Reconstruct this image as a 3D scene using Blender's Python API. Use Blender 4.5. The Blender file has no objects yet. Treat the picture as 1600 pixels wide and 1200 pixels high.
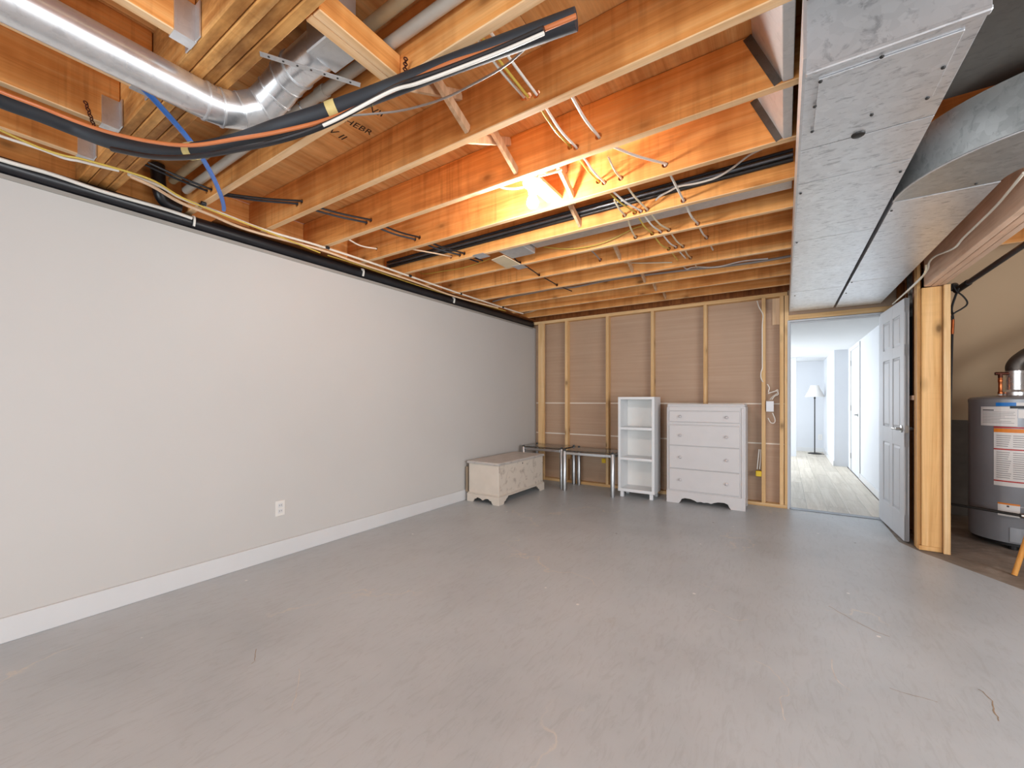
import bpy, bmesh, math, random
from mathutils import Vector, Matrix
random.seed(7)
S = bpy.context.scene
COL = S.collection

# ------------------------------------------------------------------ camera, world, exposure
H = 1.18                       # lens height above the slab
A = math.radians(33.4)         # the view is turned this far left of the room's long axis (+Y)
F = 645.0                      # focal length in pixels of the 1600 px frame
CX, CY = 800.0, 626.0
cam = bpy.data.cameras.new('camera')
cam.sensor_width = 36.0; cam.lens = F/1600*36.0
cam.shift_y = 26.0/1600; cam.clip_start = 0.02
camo = bpy.data.objects.new('camera', cam); COL.objects.link(camo)
camo.location = (0, 0, H); camo.rotation_euler = (math.radians(90), 0, A)
S.camera = camo
w = bpy.data.worlds.new('world'); S.world = w; w.use_nodes = True
w.node_tree.nodes['Background'].inputs[0].default_value = (0.75, 0.82, 0.95, 1)
w.node_tree.nodes['Background'].inputs[1].default_value = 0.35
S.view_settings.view_transform = 'Standard'; S.view_settings.look = 'None'
S.view_settings.gamma = 1.0; S.view_settings.use_curve_mapping = False
S.view_settings.exposure = 0.38
BULB = 680.0                  # emission of the bare bulbs
def area(name, loc, rot, sx, sy, power, col):
    l = bpy.data.lights.new(name, 'AREA'); l.shape = 'RECTANGLE'; l.size = sx; l.size_y = sy
    l.energy = power; l.color = col
    o = bpy.data.objects.new(name, l); COL.objects.link(o); o.location = loc; o.rotation_euler = rot
    return o
R = math.radians
# daylight entering by the two windows of the room behind the door; rear and right lamps are added fill light
area('daylight_hall_far', (-1.2, 11.74, 1.35), (R(-90), 0, 0), 1.6, 1.2, 34, (0.84, 0.92, 1.0))
area('daylight_hall_side', (-1.96, 9.1, 1.40), (0, R(-90), 0), 1.15, 1.3, 92, (0.84, 0.92, 1.0))
area('fill_rear', (-0.6, -3.92, 1.08), (R(90), 0, 0), 3.5, 2.05, 120, (0.83, 0.93, 1.0))  # unseen fill lamp added behind the camera
area('fill_right', (3.17, 0.7, 1.25), (0, R(90), 0), 1.6, 3.6, 135, (0.92, 0.96, 1.0))  # unseen fill lamp added to brighten the left wall

# ------------------------------------------------------------------ pixel helpers
FX, FY = -math.sin(A), math.cos(A)
RX, RY = math.cos(A), math.sin(A)
def ray(px, py):
    u = (px-CX)/F; v = (CY-py)/F
    return Vector((FX+u*RX, FY+u*RY, v))
def at_x(px, py, X): d = ray(px, py); return Vector((0,0,H)) + d*(X/d.x)
def at_y(px, py, Y): d = ray(px, py); return Vector((0,0,H)) + d*(Y/d.y)
def at_z(px, py, Z): d = ray(px, py); return Vector((0,0,H)) + d*((Z-H)/d.z)

# ------------------------------------------------------------------ materials
def srgb(r, g, b):
    f = lambda c: ((c/255+0.055)/1.055)**2.4 if c/255 > 0.04045 else c/255/12.92
    return (f(r), f(g), f(b), 1)
MATS = {}
def newmat(name):
    m = bpy.data.materials.new(name); m.use_nodes = True
    nt = m.node_tree; b = nt.nodes['Principled BSDF']
    MATS[name] = m
    return m, nt, b
def N(nt, t, **kw):
    n = nt.nodes.new(t)
    for k, v in kw.items():
        if k in n.inputs: n.inputs[k].default_value = v
        else: setattr(n, k, v)
    return n
def ramp(nt, fac, stops):
    r = nt.nodes.new('ShaderNodeValToRGB'); e = r.color_ramp.elements
    while len(e) < len(stops): e.new(0.5)
    for i, (p, c) in enumerate(stops): e[i].position = p; e[i].color = c
    nt.links.new(fac, r.inputs[0]); return r.outputs[0]
def mixc(nt, fac, a, b, mode='MIX'):
    m = nt.nodes.new('ShaderNodeMix'); m.data_type = 'RGBA'; m.blend_type = mode
    for s, v in ((m.inputs[0], fac), (m.inputs[6], a), (m.inputs[7], b)):
        if hasattr(v, 'links'): nt.links.new(v, s)
        elif isinstance(v, (int, float)): s.default_value = v
        else: s.default_value = v
    return m.outputs[2]
def coords(nt, scale, rand=True, kind='Object'):
    tc = nt.nodes.new('ShaderNodeTexCoord'); out = tc.outputs[kind]
    if rand:
        oi = nt.nodes.new('ShaderNodeObjectInfo')
        mu = N(nt, 'ShaderNodeVectorMath', operation='MULTIPLY'); mu.inputs[1].default_value = (31.7, 17.3, 23.9)
        cb = nt.nodes.new('ShaderNodeCombineXYZ')
        for i in range(3): nt.links.new(oi.outputs['Random'], cb.inputs[i])
        nt.links.new(cb.outputs[0], mu.inputs[0])
        ad = N(nt, 'ShaderNodeVectorMath', operation='ADD')
        nt.links.new(out, ad.inputs[0]); nt.links.new(mu.outputs[0], ad.inputs[1]); out = ad.outputs[0]
    mp = nt.nodes.new('ShaderNodeMapping'); mp.inputs['Scale'].default_value = scale
    nt.links.new(out, mp.inputs[0]); return mp.outputs[0]
def noise(nt, vec, scale, detail=4, rough=0.55, dist=0.0):
    n = N(nt, 'ShaderNodeTexNoise'); n.inputs['Scale'].default_value = scale
    n.inputs['Detail'].default_value = detail; n.inputs['Roughness'].default_value = rough
    n.inputs['Distortion'].default_value = dist
    nt.links.new(vec, n.inputs['Vector']); return n.outputs['Fac']
def bump(nt, b, h, strength, dist=0.002):
    bp = nt.nodes.new('ShaderNodeBump'); bp.inputs['Strength'].default_value = strength
    bp.inputs['Distance'].default_value = dist
    nt.links.new(h, bp.inputs['Height']); nt.links.new(bp.outputs[0], b.inputs['Normal'])

def plain(name, col, rough=0.5, metal=0.0, var=0.04, vscale=6, spec=None, coat=0):
    m, nt, b = newmat(name)
    n = noise(nt, coords(nt, (1,1,1)), vscale, 4)
    d = tuple(max(0, c*(1-var*2)) for c in col[:3])+(1,); l = tuple(min(1, c*(1+var)) for c in col[:3])+(1,)
    nt.links.new(ramp(nt, n, [(0.3, d), (0.7, l)]), b.inputs['Base Color'])
    b.inputs['Roughness'].default_value = rough; b.inputs['Metallic'].default_value = metal
    if spec is not None: b.inputs['Specular IOR Level'].default_value = spec
    if coat: b.inputs['Coat Weight'].default_value = coat
    return m
def wood(name, dark, mid, light, axis, saw=0.5, knots=0.8, rough=0.65, stain=0.0):
    m, nt, b = newmat(name)
    al = lambda a, c: tuple(a if i == axis else c for i in range(3))
    g = noise(nt, coords(nt, al(0.35, 9)), 2.0, 6, 0.6, 1.1)
    col = ramp(nt, g, [(0.28, dark), (0.5, mid), (0.72, light)])
    f = noise(nt, coords(nt, al(1.5, 70)), 2.0, 3, 0.6, 0.3)
    col = mixc(nt, 0.35, col, ramp(nt, f, [(0.3, (0.72,0.68,0.62,1)), (0.6, (1,1,1,1))]), 'MULTIPLY')
    if saw:
        s = noise(nt, coords(nt, al(26, 0.9)), 1.6, 2, 0.5)
        sm = noise(nt, coords(nt, al(1.3, 2)), 1.3, 2, 0.5)
        smr = ramp(nt, sm, [(0.45, (0,0,0,1)), (0.65, (saw*0.7,)*3+(1,))])
        col = mixc(nt, smr, col, ramp(nt, s, [(0.34, (0.60,0.52,0.45,1)), (0.46, (1,1,1,1))]), 'MULTIPLY')
        s2 = noise(nt, coords(nt, al(3.2, 0.7)), 1.7, 3, 0.6)
        col = mixc(nt, saw, col, ramp(nt, s2, [(0.36, (0.66,0.56,0.47,1)), (0.55, (1,1,1,1))]), 'MULTIPLY')
    if knots:
        v = N(nt, 'ShaderNodeTexVoronoi'); v.inputs['Scale'].default_value = 1.0
        nt.links.new(coords(nt, al(2.6, 5.0)), v.inputs['Vector'])
        k = ramp(nt, v.outputs['Distance'], [(0.05, (1,1,1,1)), (0.11, (0.35,0.35,0.35,1)), (0.22, (0,0,0,1))])
        kd = tuple(c*0.32 for c in dark[:3])+(1,)
        kk = N(nt, 'ShaderNodeMath', operation='MULTIPLY'); kk.inputs[1].default_value = knots
        nt.links.new(k, kk.inputs[0])
        col = mixc(nt, kk.outputs[0], col, kd)
    if stain:
        q = noise(nt, coords(nt, al(1.4, 4)), 1.6, 5, 0.65)
        col = mixc(nt, stain, col, ramp(nt, q, [(0.42, (0.30,0.22,0.16,1)), (0.6, (1,1,1,1))]), 'MULTIPLY')
    # boards differ a little from one another
    oi = nt.nodes.new('ShaderNodeObjectInfo')
    hv = nt.nodes.new('ShaderNodeHueSaturation')
    mr = N(nt, 'ShaderNodeMapRange'); mr.inputs[3].default_value = 0.92; mr.inputs[4].default_value = 1.08
    nt.links.new(oi.outputs['Random'], mr.inputs[0]); nt.links.new(mr.outputs[0], hv.inputs['Value'])
    nt.links.new(col, hv.inputs['Color']); nt.links.new(hv.outputs[0], b.inputs['Base Color'])
    b.inputs['Roughness'].default_value = rough; b.inputs['Specular IOR Level'].default_value = 0.25
    bump(nt, b, f, 0.25, 0.001)
    return m
def galv(name, base, rough, spangle=0.25, scratch=None, dark=0.5):
    m, nt, b = newmat(name)
    v = N(nt, 'ShaderNodeTexVoronoi'); v.inputs['Scale'].default_value = 38.0
    nt.links.new(coords(nt, (1,1,1)), v.inputs['Vector'])
    sp = ramp(nt, v.outputs['Color'], [(0.0, (1-spangle,)*3+(1,)), (1.0, (1,1,1,1))])
    col = mixc(nt, 1.0, base, sp, 'MULTIPLY')
    n = noise(nt, coords(nt, scratch or (1, 2.2, 1)), 22.0, 5, 0.65, 0.6)
    col = mixc(nt, dark, col, ramp(nt, n, [(0.33, (0.35,0.36,0.38,1)), (0.46, (1,1,1,1))]), 'MULTIPLY')
    nt.links.new(col, b.inputs['Base Color'])
    n2 = noise(nt, coords(nt, (1,1,1)), 3.0, 4)
    rr = N(nt, 'ShaderNodeMapRange'); rr.inputs[3].default_value = rough-0.08; rr.inputs[4].default_value = rough+0.12
    nt.links.new(n2, rr.inputs[0]); nt.links.new(rr.outputs[0], b.inputs['Roughness'])
    b.inputs['Metallic'].default_value = 0.85
    bump(nt, b, noise(nt, coords(nt, (1,1,1)), 5.0, 2), 0.12, 0.01)
    return m

# fir joists, amber with age, and paler new studs
for ax, an in ((0,'x'), (1,'y'), (2,'z')):
    wood('joist_'+an, srgb(204,128,64), srgb(233,160,88), srgb(244,186,120), ax, 0.6, 0.85)
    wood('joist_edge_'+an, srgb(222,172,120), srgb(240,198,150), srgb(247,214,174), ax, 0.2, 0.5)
    wood('pine_'+an, srgb(204,158,104), srgb(224,184,132), srgb(236,202,156), ax, 0.1, 0.8)
wood('header_wood', srgb(200,132,66), srgb(228,166,96), srgb(240,188,122), 0, 0.3, 0.3, stain=0.75)
wood('beam_wood', srgb(214,172,142), srgb(232,194,166), srgb(240,208,184), 1, 0.15, 0.9, stain=0.1)
wood('post_wood', srgb(200,150,92), srgb(222,174,114), srgb(234,192,138), 2, 0.1, 0.95)
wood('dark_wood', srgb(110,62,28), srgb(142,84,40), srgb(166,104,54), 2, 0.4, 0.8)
wood('bridging', srgb(180,140,104), srgb(206,168,132), srgb(224,190,156), 2, 0.15, 0.3)
wood('plywood', srgb(220,146,80), srgb(242,178,110), srgb(248,198,136), 1, 0.25, 0.45, stain=0.25)
wood('scrap_ply', srgb(214,180,146), srgb(226,196,162), srgb(234,206,174), 2, 0, 0)
wood('stool_wood', srgb(186,120,52), srgb(214,150,76), srgb(226,170,96), 2, 0, 0.1)
wood('hall_plank', srgb(186,176,160), srgb(204,194,178), srgb(216,208,194), 1, 0.08, 0.15, rough=0.4)

# grey painted slab: scuffs, pale scratches, chips
def floor_mat():
    m, nt, b = newmat('painted_slab')
    c = coords(nt, (1,1,1), rand=False)
    n = noise(nt, c, 1.1, 6, 0.6)
    col = ramp(nt, n, [(0.3, srgb(171,176,179)), (0.52, srgb(183,188,191)), (0.75, srgb(191,196,199))])
    sc = noise(nt, coords(nt, (3, 0.7, 1), rand=False), 9, 6, 0.7, 1.5)
    col = mixc(nt, 0.6, col, ramp(nt, sc, [(0.36, (0.86,0.85,0.84,1)), (0.5, (1,1,1,1)), (0.68, (1,1,1,1)), (0.76, (1.0,1.0,1.0,1))]), 'MULTIPLY')
    # fine pale cracks
    v = N(nt, 'ShaderNodeTexVoronoi', feature='DISTANCE_TO_EDGE'); v.inputs['Scale'].default_value = 0.55
    wv = N(nt, 'ShaderNodeVectorMath', operation='ADD'); nz = N(nt, 'ShaderNodeTexNoise'); nz.inputs['Scale'].default_value = 3.0; nz.inputs['Detail'].default_value = 6
    nt.links.new(c, nz.inputs['Vector']); nt.links.new(c, wv.inputs[0]); nt.links.new(nz.outputs['Color'], wv.inputs[1])
    nt.links.new(wv.outputs[0], v.inputs['Vector'])
    ck = ramp(nt, v.outputs['Distance'], [(0.0, (1,1,1,1)), (0.009, (0,0,0,1))])
    gate = ramp(nt, noise(nt, c, 0.9, 2), [(0.50, (0,0,0,1)), (0.56, (1,1,1,1))])
    f = N(nt, 'ShaderNodeMath', operation='MULTIPLY'); nt.links.new(ck, f.inputs[0]); nt.links.new(gate, f.inputs[1])
    f2 = N(nt, 'ShaderNodeMath', operation='MULTIPLY'); f2.inputs[1].default_value = 0.8; nt.links.new(f.outputs[0], f2.inputs[0])
    col = mixc(nt, f2.outputs[0], col, srgb(205,198,188))
    # tiny chips
    v2 = N(nt, 'ShaderNodeTexVoronoi'); v2.inputs['Scale'].default_value = 3.4; nt.links.new(c, v2.inputs['Vector'])
    chip = ramp(nt, v2.outputs['Distance'], [(0.026, (1,1,1,1)), (0.036, (0,0,0,1))])
    col = mixc(nt, chip, col, srgb(226,224,220))
    v3 = N(nt, 'ShaderNodeTexVoronoi'); v3.inputs['Scale'].default_value = 2.1
    nt.links.new(coords(nt, (1.3,1,1), rand=False), v3.inputs['Vector'])
    chip = ramp(nt, v3.outputs['Distance'], [(0.018, (0.8,0.8,0.8,1)), (0.026, (0,0,0,1))])
    col = mixc(nt, chip, col, srgb(96,92,88))
    # brownish old stains
    st = ramp(nt, noise(nt, coords(nt, (1,1.6,1), rand=False), 0.9, 7, 0.7, 0.8), [(0.66, (0,0,0,1)), (0.74, (0.3,0.3,0.3,1))])
    col = mixc(nt, st, col, srgb(160,146,128))
    nt.links.new(col, b.inputs['Base Color'])
    rr = N(nt, 'ShaderNodeMapRange'); rr.inputs[3].default_value = 0.31; rr.inputs[4].default_value = 0.46
    nt.links.new(n, rr.inputs[0]); nt.links.new(rr.outputs[0], b.inputs['Roughness'])
    bump(nt, b, sc, 0.08, 0.003)
floor_mat()
def concrete():
    m, nt, b = newmat('bare_concrete')
    c = coords(nt, (1,1,1), rand=False)
    n = noise(nt, c, 3.2, 8, 0.7, 0.4)
    col = ramp(nt, n, [(0.3, srgb(104,94,84)), (0.52, srgb(140,128,116)), (0.66, srgb(164,154,142)), (0.72, srgb(196,190,182))])
    nt.links.new(col, b.inputs['Base Color']); b.inputs['Roughness'].default_value = 0.9
    bump(nt, b, n, 0.4, 0.01)
concrete()
def wall_paint(name, c1, c2, rough):
    m, nt, b = newmat(name)
    n = noise(nt, coords(nt, (1,1,1), rand=False), 0.7, 4)
    nt.links.new(ramp(nt, n, [(0.3, c1), (0.7, c2)]), b.inputs['Base Color'])
    b.inputs['Roughness'].default_value = rough
    bump(nt, b, noise(nt, coords(nt, (1,1,1), rand=False), 130, 3), 0.06, 0.002)
wall_paint('greige_paint', srgb(190,187,183), srgb(195,192,188), 0.55)
wall_paint('white_wall', srgb(204,206,210), srgb(210,212,216), 0.6)
wall_paint('hall_ceiling', srgb(216,218,220), srgb(222,224,226), 0.8)
wall_paint('beige_drywall', srgb(196,166,132), srgb(204,176,142), 0.7)
wall_paint('rear_paint', srgb(205,198,190), srgb(212,206,198), 0.7)
def kraft():
    m, nt, b = newmat('drywall_back')
    n = noise(nt, coords(nt, (0.6, 1, 26)), 1.6, 4, 0.6)
    col = ramp(nt, n, [(0.3, srgb(178,147,121)), (0.6, srgb(184,154,128)), (0.85, srgb(193,165,141))])
    n2 = noise(nt, coords(nt, (1.2, 1, 1)), 1.5, 5)
    col = mixc(nt, 0.5, col, ramp(nt, n2, [(0.3, (0.86,0.84,0.82,1)), (0.65, (1,1,1,1))]), 'MULTIPLY')
    nt.links.new(col, b.inputs['Base Color']); b.inputs['Roughness'].default_value = 0.55
    bump(nt, b, n, 0.15, 0.002)
kraft()
plain('edge_shade', srgb(150,145,138), 0.5)  # grey shade tone for the top edge of the left wall
plain('baseboard_white', srgb(208,208,208), 0.35, var=0.01)
plain('door_white', srgb(200,202,206), 0.6, var=0.01)
plain('joint_white', srgb(232,222,208), 0.8, var=0.02)
plain('abs_black', srgb(30,30,34), 0.33, var=0.15)
plain('foam_black', srgb(44,48,54), 0.6, var=0.12)
plain('rubber_black', srgb(18,17,17), 0.5, var=0.1)
plain('cable_white', srgb(232,226,216), 0.45, var=0.03)
plain('cable_cream', srgb(220,206,176), 0.45, var=0.04)
plain('cable_yellow', srgb(206,176,78), 0.45, var=0.05)
plain('cable_grey', srgb(150,142,136), 0.45, var=0.05)
plain('cable_orange', srgb(206,120,70), 0.4, var=0.06)
plain('pex_white', srgb(226,216,200), 0.4, var=0.04)
plain('pex_pink', srgb(224,190,156), 0.4, var=0.05)
plain('pvc_grey', srgb(196,190,180), 0.4, var=0.06)
plain('pvc_tan', srgb(176,156,124), 0.4, var=0.1)
plain('blue_tube', srgb(62,124,214), 0.3, var=0.05)
plain('tape_yellow', srgb(214,192,126), 0.5, var=0.08, vscale=30)
plain('copper', srgb(196,112,66), 0.3, 0.9, var=0.15, vscale=25)
plain('copper_dark', srgb(92,48,34), 0.45, 0.7, var=0.2, vscale=25)
plain('chrome', srgb(205,207,210), 0.12, 1.0, var=0.02)
plain('brushed_nickel', srgb(170,168,164), 0.32, 1.0, var=0.03)
plain('iron_dark', srgb(52,50,48), 0.45, 0.5, var=0.1)
plain('steel_conduit', srgb(120,122,126), 0.35, 0.8, var=0.1)
plain('porcelain', srgb(240,238,234), 0.3, var=0.01)
plain('box_white', srgb(228,228,230), 0.4, var=0.01)
plain('box_yellow', srgb(236,196,30), 0.45, var=0.05)
plain('black_plastic', srgb(22,22,24), 0.45, var=0.1)
plain('chest_paint', srgb(212,200,186), 0.5, var=0.03)
plain('chest_batten', srgb(150,132,112), 0.6)
plain('leg_steel', srgb(176,176,176), 0.3, 0.9, var=0.03)
plain('chest_lid', srgb(205,196,188), 0.45, var=0.06, vscale=9)
plain('dresser_paint', srgb(206,202,201), 0.45, var=0.015)
plain('shelf_white', srgb(226,227,228), 0.4, var=0.01)
plain('shelf_back', srgb(232,230,226), 0.5, var=0.01)
plain('knob_glass', srgb(196,190,190), 0.15, 0.0, var=0.1, vscale=60)
plain('heater_grey', srgb(146,148,153), 0.32, 0.25, var=0.02)
plain('heater_trim', srgb(150,152,156), 0.35, 0.3, var=0.02)
plain('label_white', srgb(226,222,218), 0.5, var=0.02)
plain('label_red', srgb(186,44,40), 0.5, var=0.02)
plain('label_orange', srgb(226,132,40), 0.5, var=0.02)
plain('label_blue', srgb(26,120,200), 0.35, var=0.05)
plain('ink', srgb(60,56,60), 0.6, var=0.05)
plain('ink_faint', srgb(150,146,146), 0.6, var=0.05)
plain('stamp_ink', srgb(58,34,20), 0.7, var=0.1)
plain('pipe_ink', srgb(40,52,96), 0.6, var=0.1)
plain('gold_ink', srgb(132,122,72), 0.6, var=0.1)
plain('lamp_shade', srgb(232,228,222), 0.8, var=0.01)
plain('foil', srgb(150,146,140), 0.3, 0.7, var=0.3, vscale=18)
plain('block_wall', srgb(96,88,80), 0.9, var=0.15, vscale=4)
plain('outlet_white', srgb(222,218,212), 0.4, var=0.01)
plain('slot_dark', srgb(60,56,54), 0.6, var=0.05)
plain('cover_cream', srgb(224,204,170), 0.55, var=0.05)
plain('fabric_insulation', srgb(20,20,22), 0.75, var=0.3, vscale=12)
galv('galvanized_duct', srgb(238,240,243), 0.36, 0.12, (1.0, 2.6, 1.0), 0.55)
galv('galvanized_side', srgb(196,198,196), 0.36, 0.2, (1.0, 2.0, 1.0), 0.35)
galv('galvanized_round', srgb(236,238,240), 0.28, 0.1, (2.0, 1.0, 1.0), 0.25)
galv('galvanized_bright', srgb(222,223,224), 0.42, 0.08, None, 0.15)
galv('galvanized_dull', srgb(104,98,92), 0.5, 0.1, None, 0.3)
def glass_mat():
    m, nt, b = newmat('smoked_glass')
    n = noise(nt, coords(nt, (1,1,1)), 3, 2)
    nt.links.new(ramp(nt, n, [(0.3, srgb(150,156,156)), (0.7, srgb(164,170,168))]), b.inputs['Base Color'])
    b.inputs['Transmission Weight'].default_value = 0.9; b.inputs['Roughness'].default_value = 0.03; b.inputs['IOR'].default_value = 1.45
    m, nt, b = newmat('window_glass')
    n = noise(nt, coords(nt, (1,1,1)), 2, 2)
    nt.links.new(ramp(nt, n, [(0.3, (0.95,0.97,1,1)), (0.7, (1,1,1,1))]), b.inputs['Base Color'])
    b.inputs['Transmission Weight'].default_value = 1.0; b.inputs['Roughness'].default_value = 0.0; b.inputs['IOR'].default_value = 1.02
glass_mat()
def bulb_mat():
    m, nt, b = newmat('bulb_lit')
    b.inputs['Base Color'].default_value = (1,1,1,1)
    b.inputs['Emission Color'].default_value = (1.0, 0.96, 0.92, 1); b.inputs['Emission Strength'].default_value = BULB
bulb_mat()

# distressed front of the chest, scuffed lid edge
def distressed(name, base, under, amount):
    m, nt, b = newmat(name)
    n = noise(nt, coords(nt, (1,1,1), rand=False), 9, 8, 0.7, 0.8)
    fac = ramp(nt, n, [(0.53, (0,0,0,1)), (0.64, (amount,)*3+(1,))])
    nt.links.new(mixc(nt, fac, base, under), b.inputs['Base Color']); b.inputs['Roughness'].default_value = 0.5
distressed('chest_front', srgb(210,198,184), srgb(164,148,136), 0.8)
distressed('chest_edge', srgb(190,182,176), srgb(150,140,132), 0.6)

# ------------------------------------------------------------------ mesh helpers
class MB:
    def __init__(s): s.v = []; s.f = []
    def add(s, vs, fs):
        o = len(s.v); s.v += [Vector(p) for p in vs]; s.f += [tuple(i+o for i in f) for f in fs]; return s
    def box(s, x0, x1, y0, y1, z0, z1):
        return s.add([(x,y,z) for z in (z0,z1) for y in (y0,y1) for x in (x0,x1)],
            [(0,2,3,1),(4,5,7,6),(0,1,5,4),(2,6,7,3),(0,4,6,2),(1,3,7,5)])
    def bar(s, a, b, wd, ht, up=(0,0,1)):
        a, b = Vector(a), Vector(b); d = (b-a).normalized(); up = Vector(up)
        if abs(d.dot(up)) > 0.98: up = Vector((0,1,0))
        r = d.cross(up).normalized()*(wd/2); u = r.cross(d).normalized()*(ht/2)
        vs = [p+q for p in (a,b) for q in (-r-u, r-u, r+u, -r+u)]
        return s.add(vs, [(0,1,2,3),(7,6,5,4),(0,4,5,1),(1,5,6,2),(2,6,7,3),(3,7,4,0)])
    def prism(s, poly, fn, a, b):
        """extrude a 2-D outline; fn(u, v, w) gives the 3-D point"""
        n = len(poly)
        vs = [fn(u, v, a) for u, v in poly]+[fn(u, v, b) for u, v in poly]
        return s.add(vs, [tuple(range(n))[::-1], tuple(range(n, 2*n))]+[(i, (i+1)%n, n+(i+1)%n, n+i) for i in range(n)])
    def tube(s, pts, r, seg=10, smooth=True, cap=True, flat=1.0):
        pts = [Vector(p) for p in pts]
        if smooth and len(pts) > 2: pts = spline(pts)
        n = len(pts); rings = []; prev = None
        for i, p in enumerate(pts):
            t = (pts[min(i+1, n-1)]-pts[max(i-1, 0)]).normalized()
            if prev is None:
                up = Vector((0,0,1)) if abs(t.z) < 0.9 else Vector((0,1,0))
                u = t.cross(up).normalized()
            else: u = (prev - t*prev.dot(t)).normalized()
            prev = u; w_ = t.cross(u)
            rr = r[i] if isinstance(r, list) else r
            rings.append([p+(u*math.cos(2*math.pi*k/seg)+w_*math.sin(2*math.pi*k/seg)*flat)*rr for k in range(seg)])
        vs = [q for rg in rings for q in rg]; fs = []
        for i in range(n-1):
            for k in range(seg):
                fs.append((i*seg+k, i*seg+(k+1)%seg, (i+1)*seg+(k+1)%seg, (i+1)*seg+k))
        if cap: fs += [tuple(range(seg))[::-1], tuple(range((n-1)*seg, n*seg))]
        return s.add(vs, fs)
    def lathe(s, prof, c, seg=28, axis=2):
        c = Vector(c); n = len(prof); vs = []
        for r, h in prof:
            for k in range(seg):
                a = 2*math.pi*k/seg; p = [r*math.cos(a), r*math.sin(a)]
                q = {2:(p[0],p[1],h), 1:(p[0],h,p[1]), 0:(h,p[0],p[1])}[axis]
                vs.append(c+Vector(q))
        fs = [(i*seg+k, i*seg+(k+1)%seg, (i+1)*seg+(k+1)%seg, (i+1)*seg+k) for i in range(n-1) for k in range(seg)]
        fs += [tuple(range(seg))[::-1], tuple(range((n-1)*seg, n*seg))]
        return s.add(vs, fs)
    def build(s, name, mat, parent=None, bevel=0, smooth=False, seg=1, origin=None, angle=35):
        off = Vector((0,0,0))
        if parent is not None:
            q = parent
            while q is not None: off += q.location; q = q.parent
        if origin is not None: off = Vector(origin)
        me = bpy.data.meshes.new(name)
        bm = bmesh.new()
        vv = [bm.verts.new(p-off) for p in s.v]
        for f in s.f:
            try: bm.faces.new([vv[i] for i in f])
            except ValueError: pass
        bmesh.ops.recalc_face_normals(bm, faces=bm.faces)
        if bevel:
            es = [e for e in bm.edges if len(e.link_faces) == 2 and e.calc_face_angle(0) > math.radians(30)]
            bmesh.ops.bevel(bm, geom=es, offset=bevel, segments=seg, affect='EDGES', clamp_overlap=True)
        bm.to_mesh(me); bm.free()
        if smooth:
            for p in me.polygons: p.use_smooth = True
            try: me.set_sharp_from_angle(angle=math.radians(angle))
            except Exception: pass
        me.materials.append(MATS[mat] if isinstance(mat, str) else mat)
        o = bpy.data.objects.new(name, me); COL.objects.link(o)
        if parent is not None: o.parent = parent
        elif origin is not None: o.location = origin
        return o
def spline(pts, sub=7):
    out = []; n = len(pts)
    for i in range(n-1):
        p0, p1, p2, p3 = pts[max(i-1,0)], pts[i], pts[i+1], pts[min(i+2,n-1)]
        for k in range(sub):
            t = k/sub
            out.append(0.5*((2*p1)+(p2-p0)*t+(2*p0-5*p1+4*p2-p3)*t*t+(3*p1-p0-3*p2+p3)*t**3))
    out.append(pts[-1]); return out
def tag(o, label=None, cat=None, group=None, kind=None):
    if label: o['label'] = label
    if cat: o['category'] = cat
    if group: o['group'] = group
    if kind: o['kind'] = kind
    return o
def empty(name, loc=(0,0,0), label=None, cat=None, group=None, kind=None):
    o = bpy.data.objects.new(name, None); COL.objects.link(o); o.location = loc
    o.empty_display_size = 0.05
    return tag(o, label, cat, group, kind)
def B(*a): return MB().box(*a)
def place(src, parent, loc, name=None):
    c = src.copy(); COL.objects.link(c); c.parent = parent; c.location = loc; return c
def text_mesh(txt, size, depth, mat, name, parent, M):
    cu = bpy.data.curves.new(name, 'FONT'); cu.body = txt; cu.size = size; cu.extrude = depth; cu.resolution_u = 2
    t = bpy.data.objects.new(name, cu); COL.objects.link(t)
    dg = bpy.context.evaluated_depsgraph_get()
    me = bpy.data.meshes.new_from_object(t.evaluated_get(dg)); bpy.data.objects.remove(t)
    off = Vector((0,0,0)); q = parent
    while q is not None: off += q.location; q = q.parent
    me.transform(Matrix.Translation(-off) @ M)
    me.materials.clear(); me.materials.append(MATS[mat])
    o = bpy.data.objects.new(name, me); COL.objects.link(o); o.parent = parent; return o

# ------------------------------------------------------------------ room dimensions
XL, YB = -3.18, 5.41          # face of the left wall, face of the studs at the back
ZJ, ZS = 2.38, 2.615          # underside of joists, underside of subfloor
JT = 0.038
def yf(k): return 2.31+0.4064*(k-5)     # far face of joist k
def yn(k): return yf(k)-JT              # near face

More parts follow.
